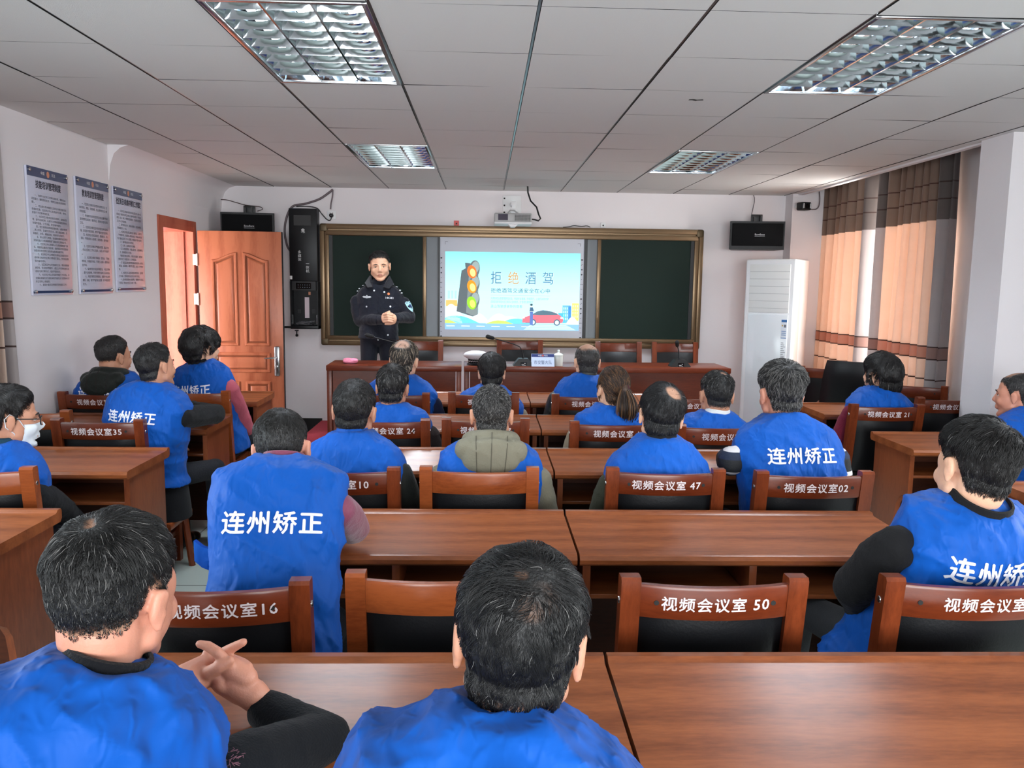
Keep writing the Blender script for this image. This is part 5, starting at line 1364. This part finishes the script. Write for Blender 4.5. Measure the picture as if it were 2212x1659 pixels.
# --- the officer standing behind the podium
Yo, so = 7.52, 1.06
Co = HC(820, 541, Yo, so)
armR_ = (at(777, 692, Y=Yo+.02), at(832, 690, Y=Yo-.22))      # on the left of the picture
armL_ = (at(884, 686, Y=Yo+.02), at(852, 686, Y=Yo-.22))
def clasp(m):
    c = at(840, 687, Y=Yo-.27); u = .0043
    for k in range(4):                                        # upper hand folded over the lower one
        z = .030-.020*k; x0 = -.012+.004*k
        m.cone(c+Vector((-.045, .012, z-.004)), c+Vector((x0, -.030, z+.006)), .0125, .0115, 10); m.cone(c+Vector((x0, -.030, z+.006)), c+Vector((.034, -.014, z-.004)), .0112, .010, 10)
    for k in range(4):
        z = .016-.019*k; m.cone(c+Vector((.045, .016, z)), c+Vector((.012, -.004, z-.012)), .012, .011, 10); m.cone(c+Vector((.012, -.004, z-.012)), c+Vector((-.03, .0, z-.014)), .011, .009, 10)
    m.ell(c+Vector((.038, .020, -.008)), (.030, .026, .044)); m.ell(c+Vector((-.042, .022, .0)), (.028, .026, .046))
    m.cone(c+Vector((.030, -.002, .034)), c+Vector((-.008, -.026, .048)), .012, .0098, 10); m.cone(c+Vector((-.034, .0, .036)), c+Vector((.006, -.014, .058)), .0115, .0095, 10)
off, O = person('police officer in dark navy uniform standing with clasped hands', (at(818, 760, Y=Yo).x, Yo, 1.02+.1), Co, 172, -6, 3, 180, so, S_PALE,
    hs(front=.074, nape=-.01, burn=.02, behind=.03, n=1500, ltop=.026, lside=.008, r=.0011, sweep=(0, .9, 0)), C_POLICE, vest=False, armL=armL_, armR=armR_, standing=.146, vox=.0034, jvox=.007, hem=-.06,
    hx=1.07, sleeve_r=.062, collar=C_POLICE, extra_body=clasp, hands=False, seed=21, sw=.215, pants=C_POLICE, collar_r=.066, dN=Co+Vector((0, .03, -.15)))
def on_chest(a, t, fw=.0):
    """point of the officer's front: a metres to his left, t below the neck base"""
    return O['tp'](t, -a, 0)+O['v']*fw
from mathutils.bvhtree import BVHTree
jk = [c for c in kids(off) if c.name.startswith('jacket')][0]
jb = BVHTree.FromPolygons([v.co[:] for v in jk.data.vertices], [list(p.vertices) for p in jk.data.polygons])
def patch(m, pts, a, t, e=.004, d=None):
    """lettering or badge outline laid on the jacket, a to the wearer's left, t below the collar"""
    out = []
    for x, y in pts:
        o = O['tp'](t-y, -(a+x) if True else 0, .6); h = jb.ray_cast(o, -O['v'])
        out.append((h[0]+O['v']*e) if h[0] is not None else O['tp'](t-y, -(a+x), .12))
    return out
M_silver = mat('silver_thread', (206, 210, 214), .35, .5)
def add_patch(name, m_, polys, e=.003):
    m = MB()
    for pts, a, t in polys: m.add(patch(m, pts, a, t, e), [tuple(range(len(pts)))])
    o = m.build(name, m_, off, 0, False); O['par'](o); return o
def circ(r, k=12, ry=None): return [(r*math.cos(2*PI*i/k), (ry or r)*math.sin(2*PI*i/k)) for i in range(k)]
# local +x of a patch is the wearer's left = right in the picture
add_patch('chest_badge', M_silver, [([(-.042, 0), (-.03, .010), (-.012, .008), (0, .018), (.012, .008), (.03, .010), (.042, 0), (.03, -.007), (.012, -.009), (0, -.013), (-.012, -.009), (-.03, -.007)], -.105, .135)])
gl_v, gl_f = glyphs('144383', .026)
m = MB(); m.add(patch(m, [(p[0]-.045, p[1]-.01) for p in gl_v], .105, .135, .004), gl_f); O['par'](m.build('number_badge', M_silver, off, 0, False))
add_patch('party_badge', mat('gold_red_pin', (214, 120, 60), .4), [([(-.012, 0), (-.004, .012), (.010, .006), (.012, -.006), (.002, -.014), (-.008, -.010)], .090, .098)])
add_patch('pocket_flap', cloth('police_flap', (28, 31, 42)), [([(-.072, .012), (.072, .012), (.072, -.022), (0, -.030), (-.072, -.022)], -.105, .215), ([(-.066, .012), (.066, .012), (.066, -.022), (0, -.030), (-.066, -.022)], .110, .205)], .004)
for i, (a, t) in enumerate(((-.105, .222), (.110, .212), (.052, .085), (-.04, .075), (-.10, .475), (.10, .470), (.012, .515))):
    add_patch('button', M_silver, [(circ(.008), a, t)], .006)
m = MB()
for k in range(14):
    pass
zip_pts = [patch(m, [(.004, 0)], 0, .13+.03*k, .003)[0] for k in range(14)]
O['par'](MB().tube(zip_pts, .003, 6).build('placket', cloth('police_flap', (28, 31, 42)), off, 60))
# open collar wings and dark rollneck
m = MB(); Nn = O['N']; wv, rv, vv = O['w'], O['r'], O['v']
for q in range(1):
    ring = []
    for t, rr_ in ((-.03, .066), (.02, .064), (.052, .062), (.055, .056), (.02, .054), (-.03, .054)): ring.append([Nn+wv*t+(rv*math.cos(2*PI*k/28)+vv*(math.sin(2*PI*k/28)+.10))*rr_*so for k in range(28)])
    m.loft(ring, closed=True)
O['par'](m.build('rollneck', cloth('rollneck', (14, 14, 17)), off, 60))
for sd in (-1, 1):
    m = MB(); pts = [Nn+wv*.055+rv*sd*.070-vv*.055, Nn+wv*.060+rv*sd*.080+vv*.02, Nn+wv*.020+rv*sd*.066+vv*.085, Nn-wv*.045+rv*sd*.040+vv*.115, Nn-wv*.055+rv*sd*.085+vv*.100, Nn-wv*.012+rv*sd*.118+vv*.055, Nn+wv*.006+rv*sd*.105-vv*.04]
    k = len(pts); c = vv*.010+rv*sd*.012+wv*.004
    m.add([*pts, *[p+c for p in pts]], [tuple(range(k))[::-1], tuple(range(k, 2*k))]+[(i, (i+1) % k, k+(i+1) % k, k+i) for i in range(k)])
    O['par'](m.build('lapel', C_POLICE, off, 30))
    # shoulder strap with its marks
    S0, S1 = Nn-wv*.006+rv*sd*.085+vv*.0, Nn-wv*.078+rv*sd*(.215)+vv*.0
    def onj(p):
        h = jb.ray_cast(p+Z_*.4, -Z_); return (h[0]+Z_*.006) if h[0] is not None else p
    cl = [onj(S0.lerp(S1, i/6)) for i in range(7)]; m = MB(); rings = []
    for p in cl: rings.append([p+Y_*(-.024), p+Y_*.024, p+Y_*.024+Z_*.004, p-Y_*.024+Z_*.004])
    m.loft(rings); st = O['par'](m.build('shoulder_strap', cloth('police_flap', (28, 31, 42)), off, 30))
    m = MB()
    for f_ in (.22, .50):
        p = S0.lerp(S1, f_); p = onj(p)+Z_*.005; m.ell(p, (.013, .016, .006))
    for f_ in (.76, .88):
        p = onj(S0.lerp(S1, f_))+Z_*.005; m.box(p.x-.006, p.y-.022, p.z-.004, p.x+.006, p.y+.022, p.z+.005)
    m.build('rank_mark', M_silver, st, 40)
# arm shield on his left sleeve (right in the picture)
S, E_, _w = O['arms'][-1]
ax = (E_-S).normalized(); out = Vector((1, -.75, 0)).normalized(); out = (out-ax*out.dot(ax)).normalized(); lat = ax.cross(out)
c = S.lerp(E_, .40)
def onarm(x, y):
    p = c+lat*x-ax*y; h = jb.ray_cast(p+out*.3, -out); return (h[0]+out*.004) if h[0] is not None else p+out*.07
shield = [(-.036, .040), (-.02, .052), (0, .046), (.02, .052), (.036, .040), (.036, 0), (.026, -.030), (0, -.060), (-.026, -.030), (-.036, 0)]
m = MB(); m.add([onarm(*p) for p in shield], [tuple(range(len(shield)))]); o = m.build('arm_badge', mat('badge_aqua', (170, 214, 220), .5), off, 0, False); O['par'](o)
m = MB(); m.add([onarm(x*.82, y*.82)+out*.002 for x, y in circ(.022, 10)], [tuple(range(10))]); m.add([onarm(x, y)+out*.002 for x, y in [(-.026, .040), (.026, .040), (.026, .032), (-.026, .032)]], [(0, 1, 2, 3)]); m.build('badge_emblem', mat('badge_navy', (34, 58, 104), .5), o, 0, False)

# --- audience
def lp(px, py, Y): return at(px, py, Y=Y)
# left block
person('person in blue vest over a black hooded jacket, sitting by the left wall', (-2.40, 5.38, .535), HC(247, 722, 5.36, 1.08), 30, 2, 3, 8, 1.08, S_TAN, hs(n=900, col=(30, 27, 26), nape=-.02, tside=.0015, lside=.003, ttop=.010, ltop=.014, r=.0011), C_BLACK, hood=C_PUFF, seed=1, tdrop=.128, sw=.21, vtext=True, vox=.0055)
E1, W1 = lp(466, 903, 4.72), lp(395, 930, 5.0)
E1.z = max(E1.z, .835); W1.z = .83
r2, P2 = person('person with dark sleeves leaning an elbow on a left-block desk', (-1.80, 4.36, .56), HC(338, 738, 4.42, .99), 29, 3, -4, 14, .99, S_TAN, hs(n=1200, ltop=.030, lside=.014, r=.0011, nape=-.075), C_BLACK, armR=(E1, W1), seed=2, tdrop=.19, sw=.21, hem=-.06, cut=.020, flare=.02, sleeve_r=.062, vox=.0055)
m = MB(); rr = []
for z, a, b in ((.62, .165, .125), (.50, .19, .15), (.40, .20, .16), (.34, .205, .165)):
    rr.append([Vector((-1.78, 4.36, z))+P2['r']*a*math.cos(2*PI*k/28)+P2['f0']*(b*math.sin(2*PI*k/28)) for k in range(28)])
m.loft(rr); P2['par'](m.build('coat_tail', C_BLACK, r2, 60))
st = thing('stool', 'plain wooden stool under the man leaning on the left-block desk', 'stool', (-1.79, 4.36, 0))
MB().box(-.16, -.16, .295, .16, .16, .333, .008).build('seat', M_plain, st)
for a in (-1, 1):
    for b in (-1, 1): MB().tube([(a*.15, b*.15, 0), (a*.125, b*.125, .296)], .019, 8).build('leg', M_chairz, st)
def bowl(co, H, keep):
    out = co.copy(); k = keep & (H[:, 2] > -.09); d = H-EC; d = d/np.linalg.norm(d, axis=1, keepdims=True)
    out[k] += (d*.014)[k]; return out
Ep, Wp = lp(528, 925, 5.58), lp(517, 968, 5.70)
person('person with bowl-cut black hair, rose-pink sleeves and blue vest, near the open door', (-1.80, 5.49, .535), HC(437, 708, 5.42, 1.03), 42, 2, 0, 16, 1.03, S_PALE, hs(n=1600, front=.02, nape=-.075, burn=-.03, ttop=.020, tside=.020, ltop=.06, lside=.05, r=.0012, keepout=1.2, shape=bowl, overear=True, fside=.02, ftop=.05), C_ROSE, armR=(Ep, Wp), collar=C_BLACK, seed=3, tdrop=.16, sw=.20, sleeve_r=.066, vox=.0055)
Em, Wm = lp(118, 1092, 3.36), lp(170, 1130, 3.60)
r4, P4 = person('person in white face mask and dark glasses at the left photo edge', (-1.97, 3.30, .535), HC(22, 829, 3.31, 1.05), 50, -4, 0, 24, 1.03, S_TAN, hs(n=2600, ltop=.05, lside=.03, ttop=.018, tside=.012, nape=-.085, burn=-.01, r=.0009, keepout=1.10, fside=.03, ftop=.08, sweep=(-.3, 0, 0)), C_BLACK, armR=(Em, Wm), collar=C_TEAL, seed=4, vtext=False, sw=.225, sleeve_r=.064)
def on_head(P, pts): return [P['T'] @ Vector(p) for p in pts]
hk = BVHTree.FromPolygons(HCO.tolist(), [list(f) for f in HFS])
m = MB(); rows = []
for i in range(9):                                           # pleated mask pushed a little off the face
    z = -.012-.094*i/8; row = []
    for j in range(17):
        a = math.radians(-64+128*j/16); d = Vector((math.sin(a), math.cos(a), 0)); h = hk.ray_cast(Vector((0, 0, z))+d*.3, -d)
        p = h[0] if h[0] is not None else Vector((0, .05, z))+d*.05
        row.append(p+d*(.0035+.002*(i % 2)))
    rows.append(row)
v = [P4['T'] @ p for row in rows for p in row]; f = [(i*17+j, i*17+j+1, (i+1)*17+j+1, (i+1)*17+j) for i in range(8) for j in range(16)]
o = MB().add(v, f).build('face_mask', mat('mask_white', (220, 226, 230), .8), r4, 60); P4['par'](o); so_ = o.modifiers.new('thick', 'SOLIDIFY'); so_.thickness = .0012
m = MB()
for sd in (-1, 1):
    a, b = rows[1][0 if sd < 0 else 16], rows[7][0 if sd < 0 else 16]
    m.tube(on_head(P4, [a, (sd*.079, .012, .012), (sd*.083, -.018, .030), (sd*.088, -.036, .012), (sd*.084, -.030, -.02), (sd*.076, -.0, -.045), b]), .0018, 6)
m.build('ear_loop', mat('mask_white', (220, 226, 230), .8), o, 60)
m = MB()
for sd in (-1, 1):
    m.tube(on_head(P4, [(sd*.031+.024*math.cos(2*PI*k/24), .103-.010*abs(math.cos(2*PI*k/24)) if sd*math.cos(2*PI*k/24) > 0 else .104, -.002+.018*math.sin(2*PI*k/24)) for k in range(25)]), .0022, 6)
    m.tube(on_head(P4, [(sd*.055, .093, .006), (sd*.079, .04, .010), (sd*.083, -.02, .012), (sd*.084, -.035, .0)]), .0022, 6)
m.tube(on_head(P4, [(-.008, .106, .004), (.008, .106, .004)]), .002, 6)
g = P4['par'](m.build('glasses', M_black, r4, 60))
m = MB()
for sd in (-1, 1): m.add(on_head(P4, [(sd*.031+.023*math.cos(2*PI*k/24), .102, -.002+.017*math.sin(2*PI*k/24)) for k in range(24)]), [tuple(range(24))])
m.build('lens', M_glass, g, 0, False)

# foreground
Y5 = 1.22; s5 = 1.0
hx = lambda px, py, Y: at(px, py, Y=Y)
def hands5(m):
    Yh = 1.50
    def q(px, py, d=0): return at(px, py, Y=Yh+d)
    # his right hand: back towards us, wrist at the dark cuff
    m.cone(q(575, 1530), q(545, 1500), .028, .027); m.cone(q(548, 1502), q(508, 1478), .030, .027); m.cone(q(530, 1465), q(495, 1440), .024, .022); m.cone(q(520, 1498), q(478, 1478), .022, .018)
    m.cone(q(498, 1440, -.012), q(468, 1408, -.018), .0115, .0108); m.cone(q(468, 1408, -.018), q(450, 1396, -.012), .0104, .0098); m.cone(q(450, 1396, -.012), q(431, 1391, -.008), .0098, .0078)
    m.cone(q(492, 1446, .004), q(462, 1424, .012), .0115, .0105); m.cone(q(462, 1424, .012), q(447, 1411, .022), .0105, .009)
    m.cone(q(486, 1462), q(462, 1445, .02), .011, .010); m.cone(q(480, 1476), q(462, 1462, .02), .0105, .0095); m.cone(q(462, 1462, .02), q(450, 1452, .012), .0095, .008)
    m.cone(q(505, 1492, -.008), q(478, 1482, -.016), .014, .012); m.cone(q(478, 1482, -.016), q(470, 1462, -.012), .0115, .010)
    # his left hand: reaching in from the left, thumb laid over
    m.cone(q(362, 1490, -.08), q(400, 1468, -.035), .026, .026); m.cone(q(400, 1466, -.03), q(440, 1442, .01), .028, .024); m.cone(q(412, 1480, -.03), q(448, 1460, .0), .024, .020)
    m.cone(q(447, 1432, .012), q(478, 1412, .016), .0115, .0105); m.cone(q(478, 1412, .016), q(503, 1399, .012), .0105, .0098); m.cone(q(503, 1399, .012), q(526, 1387, .008), .0098, .0078)
    m.cone(q(450, 1442, .015), q(500, 1424, .028), .0115, .0105); m.cone(q(500, 1424, .028), q(524, 1432, .018), .0105, .0098); m.cone(q(524, 1432, .018), q(537, 1440, .006), .0098, .0088)
    m.cone(q(452, 1454, .015), q(505, 1450, .030), .011, .010); m.cone(q(505, 1450, .03), q(528, 1462, .016), .010, .009)
    m.cone(q(450, 1466, .012), q(500, 1468, .03), .0105, .0095); m.cone(q(500, 1468, .03), q(520, 1480, .018), .0095, .0085)
    m.cone(q(428, 1468, -.014), q(452, 1452, -.024), .0150, .0132); m.cone(q(452, 1452, -.024), q(474, 1440, -.026), .0125, .0118); m.cone(q(474, 1440, -.026), q(497, 1427, -.022), .0118, .0088)
a5R = (hx(694, 1606, 1.42), hx(572, 1532, 1.50)); a5L = (at(215, 1560, Y=1.40), at(372, 1488, Y=1.42))
r5, P5 = person('person with greying crown and clasped hands, in the left foreground', (-.70, 1.05, .535), HC(252, 1092, Y5, s5), 13, -5, 3, -32, s5, S_RED, dict(n=9000, k=7, col=(20, 19, 19), grey=.05, ltop=.032, lside=.011, ttop=.012, tside=.0045, r=.00042, nape=-.036, burn=-.01, fade=.03, whorl=(-.004, -.055, .108), bald=[((-.004, -.060, .116), .010, .55), ((-.012, -.050, .118), .009, .5)], jit=.22, wave=.0015), cloth('black_knit', (14, 17, 22), .95, .06, .35, 240), armR=a5R, armL=a5L, collar=cloth('fleece', (13, 14, 18), .95, .1, .4, 200), extra_body=hands5, dN=at(226, 1450, Y=1.165), hands=False, seed=5, vox=.0033, vvox=.007, vtext=False, sw=.182, slope=1.1, tuck=(0, -.015), sleeve_r=.060, jvox=.0065, wrinkle=.016, cut=.014, collar_r=.062)
m = MB()
rn = random.Random(8); S, E_, _w = P5['arms'][1]
for i in range(40):                                           # torn threads where the lining shows at the shoulder
    p = S+Vector((rn.uniform(.012, .062), rn.uniform(-.02, .02), .047-.0))+Vector((0, 0, -.35*rn.random()*.03)); m.tube([p, p+Vector((rn.uniform(-.006, .006), rn.uniform(-.005, .005), rn.uniform(0, .004))), p+Vector((rn.uniform(-.008, .008), rn.uniform(-.006, .006), rn.uniform(-.002, .004)))], .0005, 5)
P5['par'](m.build('frayed_threads', mat('thread_mauve', (128, 84, 96), .9), r5, 0))
Y6 = 1.06; s6 = 1.0
r6, P6 = person('person with wavy black hair seen from behind, in the centre foreground', (-.05, .93, .535), HC(1122, 1166, Y6, s6), 5, -9, 4, -4, s6, S_TAN, dict(n=11000, k=8, col=(17, 16, 17), ltop=.050, lside=.030, ttop=.014, tside=.007, r=.00046, nape=-.072, burn=-.02, wave=.004, clump=.8, clumps=.035, fade=.03, whorl=(.012, -.075, .100), jit=.42, ftop=.22, fside=.06, keepout=1.08, fall=.7, bald=[((-.004, -.080, .102), .010, .35), ((.020, -.098, .075), .034, .2)]), C_WHITE, seed=6, vox=.0036, vvox=.007, vtext=False, sw=.205, wrinkle=.018, cut=.016, hands=True, dN=at(1105, 1548, Y=.99))
# second row
E7, W7 = lp(764, 1172, 2.52), lp(668, 1190, 2.66); E7.z = max(E7.z, .835); W7.z = .825
person('person in mauve sleeves and lettered blue vest leaning over a desk', (-.575, 2.12, .535), HC(609, 880, 2.44, .95), -3, -14, -4, -6, .97, S_RED, dict(n=5000, k=6, col=(24, 22, 21), ltop=.020, lside=.007, ttop=.009, tside=.0022, r=.0006, nape=-.060, whorl=(.02, -.06, .11), capcut=.2), C_PINK, dN=at(612, 1002, Y=2.335), armR=(E7, W7), collar=C_PINK, armL=(lp(500, 1130, 2.50), lp(585, 1150, 2.66)), slope=.9, tuck=(.05, 0), seed=7, tdrop=.205, sw=.176, sleeve_r=.056, flare=.04, belly=.95, vvox=.0075, vox=.004)
fp = [lp(*q, 2.20) for q in ((418, 1168), (436, 1182), (452, 1186), (456, 1234), (436, 1226), (420, 1212))]
r7 = bpy.data.objects['person.007']; m = MB(); m.add(fp+[p+Vector((.004, .012, 0)) for p in fp], [tuple(range(6))[::-1], tuple(range(6, 12))]+[(i, (i+1) % 6, 6+(i+1) % 6, 6+i) for i in range(6)])
fo = m.build('vest_flap', M_vest, r7, 30); fo.matrix_parent_inverse = Matrix.Translation(-r7.location)
E20, W20 = lp(1842, 1268, 2.26), lp(1880, 1345, 2.48)
person('person in black sleeves and lettered vest near the right edge, head turned left', (1.29, 2.31, .535), HC(2103, 889, 2.17, 1.13), -7, -4, 8, -8, 1.06, S_PALE, dict(n=7000, k=7, col=(24, 22, 22), ltop=.045, lside=.020, ttop=.018, tside=.008, r=.0006, nape=-.062, burn=-.0, ftop=.5, whorl=(.02, -.055, .112), bald=[((.03, -.08, .10), .018, .5)], capcut=.3), cloth('matt_black', (22, 22, 24), .9), armL=(E20, W20), collar=cloth('matt_black', (22, 22, 24), .9), slope=.75, tuck=(-.03, 0), seed=20, tdrop=.132, sw=.185, sleeve_r=.064, flare=.05, vvox=.0075, vox=.004, collar_r=.074, pants=C_GREYT)
# third row
person('person in black puffer sleeves and plain-backed vest, before chair 10', (-.545, 3.34, .535), HC(766, 815, 3.40, 1.04), 4, -4, 3, 3, 1.04, S_TAN, hs(n=3600, r=.0007, ltop=.02, lside=.012, nape=-.075, tside=.007), C_PUFF, collar=M_vest, seed=8, vtext=False, sw=.205, sleeve_r=.064, vox=.0045)
person('person wearing a grey-green hooded coat over the blue vest', (.02, 3.36, .535), HC(1062, 824, 3.38, 1.02), 0, -3, 0, 0, 1.02, S_TAN, dict(n=5000, k=5, col=(30, 28, 27), grey=.28, ltop=.012, lside=.008, ttop=.006, tside=.004, r=.0007, nape=-.075, ftop=.8, fside=.5), C_GREEN, hood=C_GREEN, seed=11, vtext=False, sw=.205, sleeve_r=.062, vox=.0045)
person('person with spiky cowlick and bald crown, before chair 47', (.715, 3.35, .535), HC(1428, 826, 3.38, 1.04), 6, -8, 6, 0, 1.04, S_PALE, dict(n=4200, k=7, col=(22, 22, 24), ltop=.050, lside=.026, ttop=.014, tside=.011, r=.0006, nape=-.085, whorl=(.022, -.07, .100), ftop=.45, keepout=1.06, bald=[((.028, -.078, .100), .036, .85)]), C_OLIVE, collar=C_BLACK, slope=1.7, seed=15, vtext=False, sw=.205, vox=.0045)
E17, W17 = lp(1578, 1000, 3.58), lp(1640, 1000, 3.72); E17.z = max(E17.z, .822); W17.z = .82
person('person in black and white striped sleeves with lettered vest', (1.30, 3.32, .535), HC(1687, 777, 3.47, 1.08), -4, -5, 0, -4, 1.08, S_RED, dict(n=5000, k=6, col=(26, 25, 25), grey=.30, ltop=.042, lside=.018, ttop=.014, tside=.007, r=.0007, nape=-.070, ftop=.8, whorl=(.0, -.07, .105)), C_STRIPE, armL=(E17, W17), slope=1.35, tuck=(-.035, 0), seed=17, tdrop=.19, sw=.21, sleeve_r=.064, flare=.01, vox=.0045)
# fourth row
person('person with dark brown sleeves and vest, before chair 24', (-.50, 4.48, .535), HC(848, 783, 4.50, 1.03), 4, -4, 2, 2, 1.03, S_TAN, hs(n=2400, r=.0009, grey=.10, ltop=.035, lside=.016, tside=.008), C_DKBROWN, seed=9, vtext=False, sw=.21, sleeve_r=.064, vox=.0055)
def tail(pts, rng): return pts
r14, P14 = person('person with long brown ponytail in blue vest', (.69, 4.45, .535), HC(1322, 788, 4.48, 1.0), -16, -2, 4, 0, 1.0, S_PALE, hs(n=2600, col=(44, 32, 26), grey=.25, col2=(128, 92, 62), ltop=.05, lside=.05, r=.0009, nape=-.07, burn=-.06, whorl=(-.03, .06, .11), sweep=(0, -.4, -.3), tside=.010, ttop=.014, ftop=.05, fside=.03, keepout=1.07), C_KHAKI, seed=14, vtext=False, sw=.20, vox=.0055)
tie = P14['T'] @ Vector((.020, -.115, .020)); rn = np.random.default_rng(3); n_, K_ = 700, 9
t_ = np.linspace(0, 1, K_); base = np.array(tie)[None, None, :]+rn.normal(0, .012, (n_, 1, 3))
wd = (.010+.030*np.sin(np.pi*np.minimum(t_*.85+.05, 1)))
px_ = rn.normal(0, .55, (n_, 1)); py_ = rn.normal(0, .45, (n_, 1))
pts = np.zeros((n_, K_, 3)); pts[:, :, 0] = tie.x+.012*np.sin(t_*3)[None]+px_*wd[None]; pts[:, :, 1] = tie.y-.03*np.sin(np.pi*t_)[None]-.01+py_*wd[None]*.7; pts[:, :, 2] = tie.z-.225*t_[None]*rn.uniform(.85, 1.06, (n_, 1))
cap14 = [c for c in kids(r14) if c.name.startswith('hair')][0]
hc = bpy.data.hair_curves.new('ponytail'); hc.add_curves([K_]*n_); hc.attributes['position'].data.foreach_set('vector', pts.astype(np.float32).ravel())
ra = hc.attributes.get('radius') or hc.attributes.new('radius', 'FLOAT', 'POINT'); ra.data.foreach_set('value', np.full(n_*K_, .0013, np.float32))
hb = hs(); M_tail = [mm for kk, mm in MATS.items() if kk.startswith('hair_44_32_26') and not kk.endswith('_cap')][0]; hc.materials.append(M_tail)
o = bpy.data.objects.new('ponytail', hc); COL.objects.link(o); o.parent = cap14; o['label'] = 'long brown ponytail'
m = MB(); m.cone(tie+Vector((0, .0, .004)), tie+Vector((0, -.012, -.008)), .020, .019); m.cone(tie, tie+Vector((.004, -.02, -.06)), .014, .022); m.cone(tie+Vector((.004, -.02, -.06)), tie+Vector((.01, -.015, -.18)), .022, .010)
o2 = m.build('ponytail_core', mat('tail_core', (66, 46, 34), .6), cap14, 60)
MB().tube([tie+Vector((.021*math.cos(2*PI*k/16), -.006+.012*math.sin(2*PI*k/16), .021*math.sin(2*PI*k/16))) for k in range(17)], .006, 8).build('hair_tie', mat('maroon_tie', (74, 30, 40), .9), cap14, 60)
person('person with short black hair and protruding ears, right of the ponytailed woman', (1.235, 4.40, .535), HC(1547, 797, 4.42, 1.07), -2, -6, 2, 0, 1.07, S_TAN, dict(n=2600, k=5, col=(26, 25, 25), grey=.08, ltop=.022, lside=.008, ttop=.010, tside=.004, r=.0009, nape=-.06, ftop=.7, bald=[((.01, -.06, .11), .016, .6)]), C_WHITE, collar=C_WHITE, seed=16, vtext=False, sw=.22, vox=.0055)
# row nearest to the podium
person('person with thinning grey-streaked hair and navy sleeves, before the podium', (-.57, 5.49, .535), HC(873, 732, 5.52, 1.10), 8, -6, 2, 4, 1.10, S_PALE, dict(n=1500, k=7, col=(40, 36, 33), grey=.30, col2=(176, 160, 140), ltop=.05, lside=.03, ttop=.010, tside=.008, r=.0011, nape=-.08, bald=[((0, -.075, .105), .05, .85)], capcut=.3), C_NAVY, seed=10, vtext=False, sw=.215, sleeve_r=.062, vox=.0055)
person('person with full black hair facing the police cap', (.02, 5.53, .535), HC(1062, 761, 5.54, 1.04), 0, -4, 0, 0, 1.04, S_PALE, hs(n=1600, r=.0011, ltop=.045, lside=.028, ttop=.018, tside=.012, nape=-.085, jit=.4, keepout=1.1), C_KHAKI, seed=12, vtext=False, sw=.215, vox=.0055)
person('person with bald crown and black leather jacket, below the white cup', (.68, 5.50, .535), HC(1268, 738, 5.53, 1.02), -4, -4, 0, 0, 1.02, S_PALE, dict(n=1300, k=5, col=(36, 34, 34), grey=.2, ltop=.012, lside=.014, ttop=.006, tside=.007, r=.0010, nape=-.085, whorl=(0, .0, .12), bald=[((0, -.035, .125), .080, 1.0)], capcut=.5), C_LEATHER, collar=C_LEATHER, seed=13, vtext=False, sw=.21, sleeve_r=.062, vox=.0055)
# right block
def bob(co, H, keep):
    out = co.copy(); d = H-EC; d[:, 2] *= .5; d = d/np.linalg.norm(d, axis=1, keepdims=True)
    g = .008+.014*smooth01((.06-H[:, 2])/.12); out[keep] += (d*g[:, None])[keep]; return out
person('person with bobbed black hair and maroon sleeves, by the window curtain', (2.50, 5.17, .535), HC(1902, 759, 5.14, 1.06), -30, 0, -6, -8, 1.06, S_PALE, hs(n=2200, k=8, ltop=.07, lside=.075, r=.0011, nape=-.120, burn=-.05, front=.05, shape=bob, overear=True, tside=.016, ttop=.014, keepout=1.22, fside=.02, ftop=.06, fall=.9), C_MAROON, seed=18, vtext=False, sw=.205, sleeve_r=.060, vox=.0055)
person('person with bald forehead and short grey-black hair at the right photo edge', (2.93, 4.07, .535), HC(2196, 797, 4.32, 1.03), -40, -2, 0, -12, 1.03, S_RED, dict(n=1800, k=5, col=(30, 28, 28), grey=.15, ltop=.012, lside=.008, ttop=.007, tside=.004, r=.0009, nape=-.07, burn=-.005, bald=[((.02, .02, .125), .075, 1.0)], capcut=.5), C_BLACK, seed=19, vtext=True, sw=.22, tdrop=.25, vox=.0055)
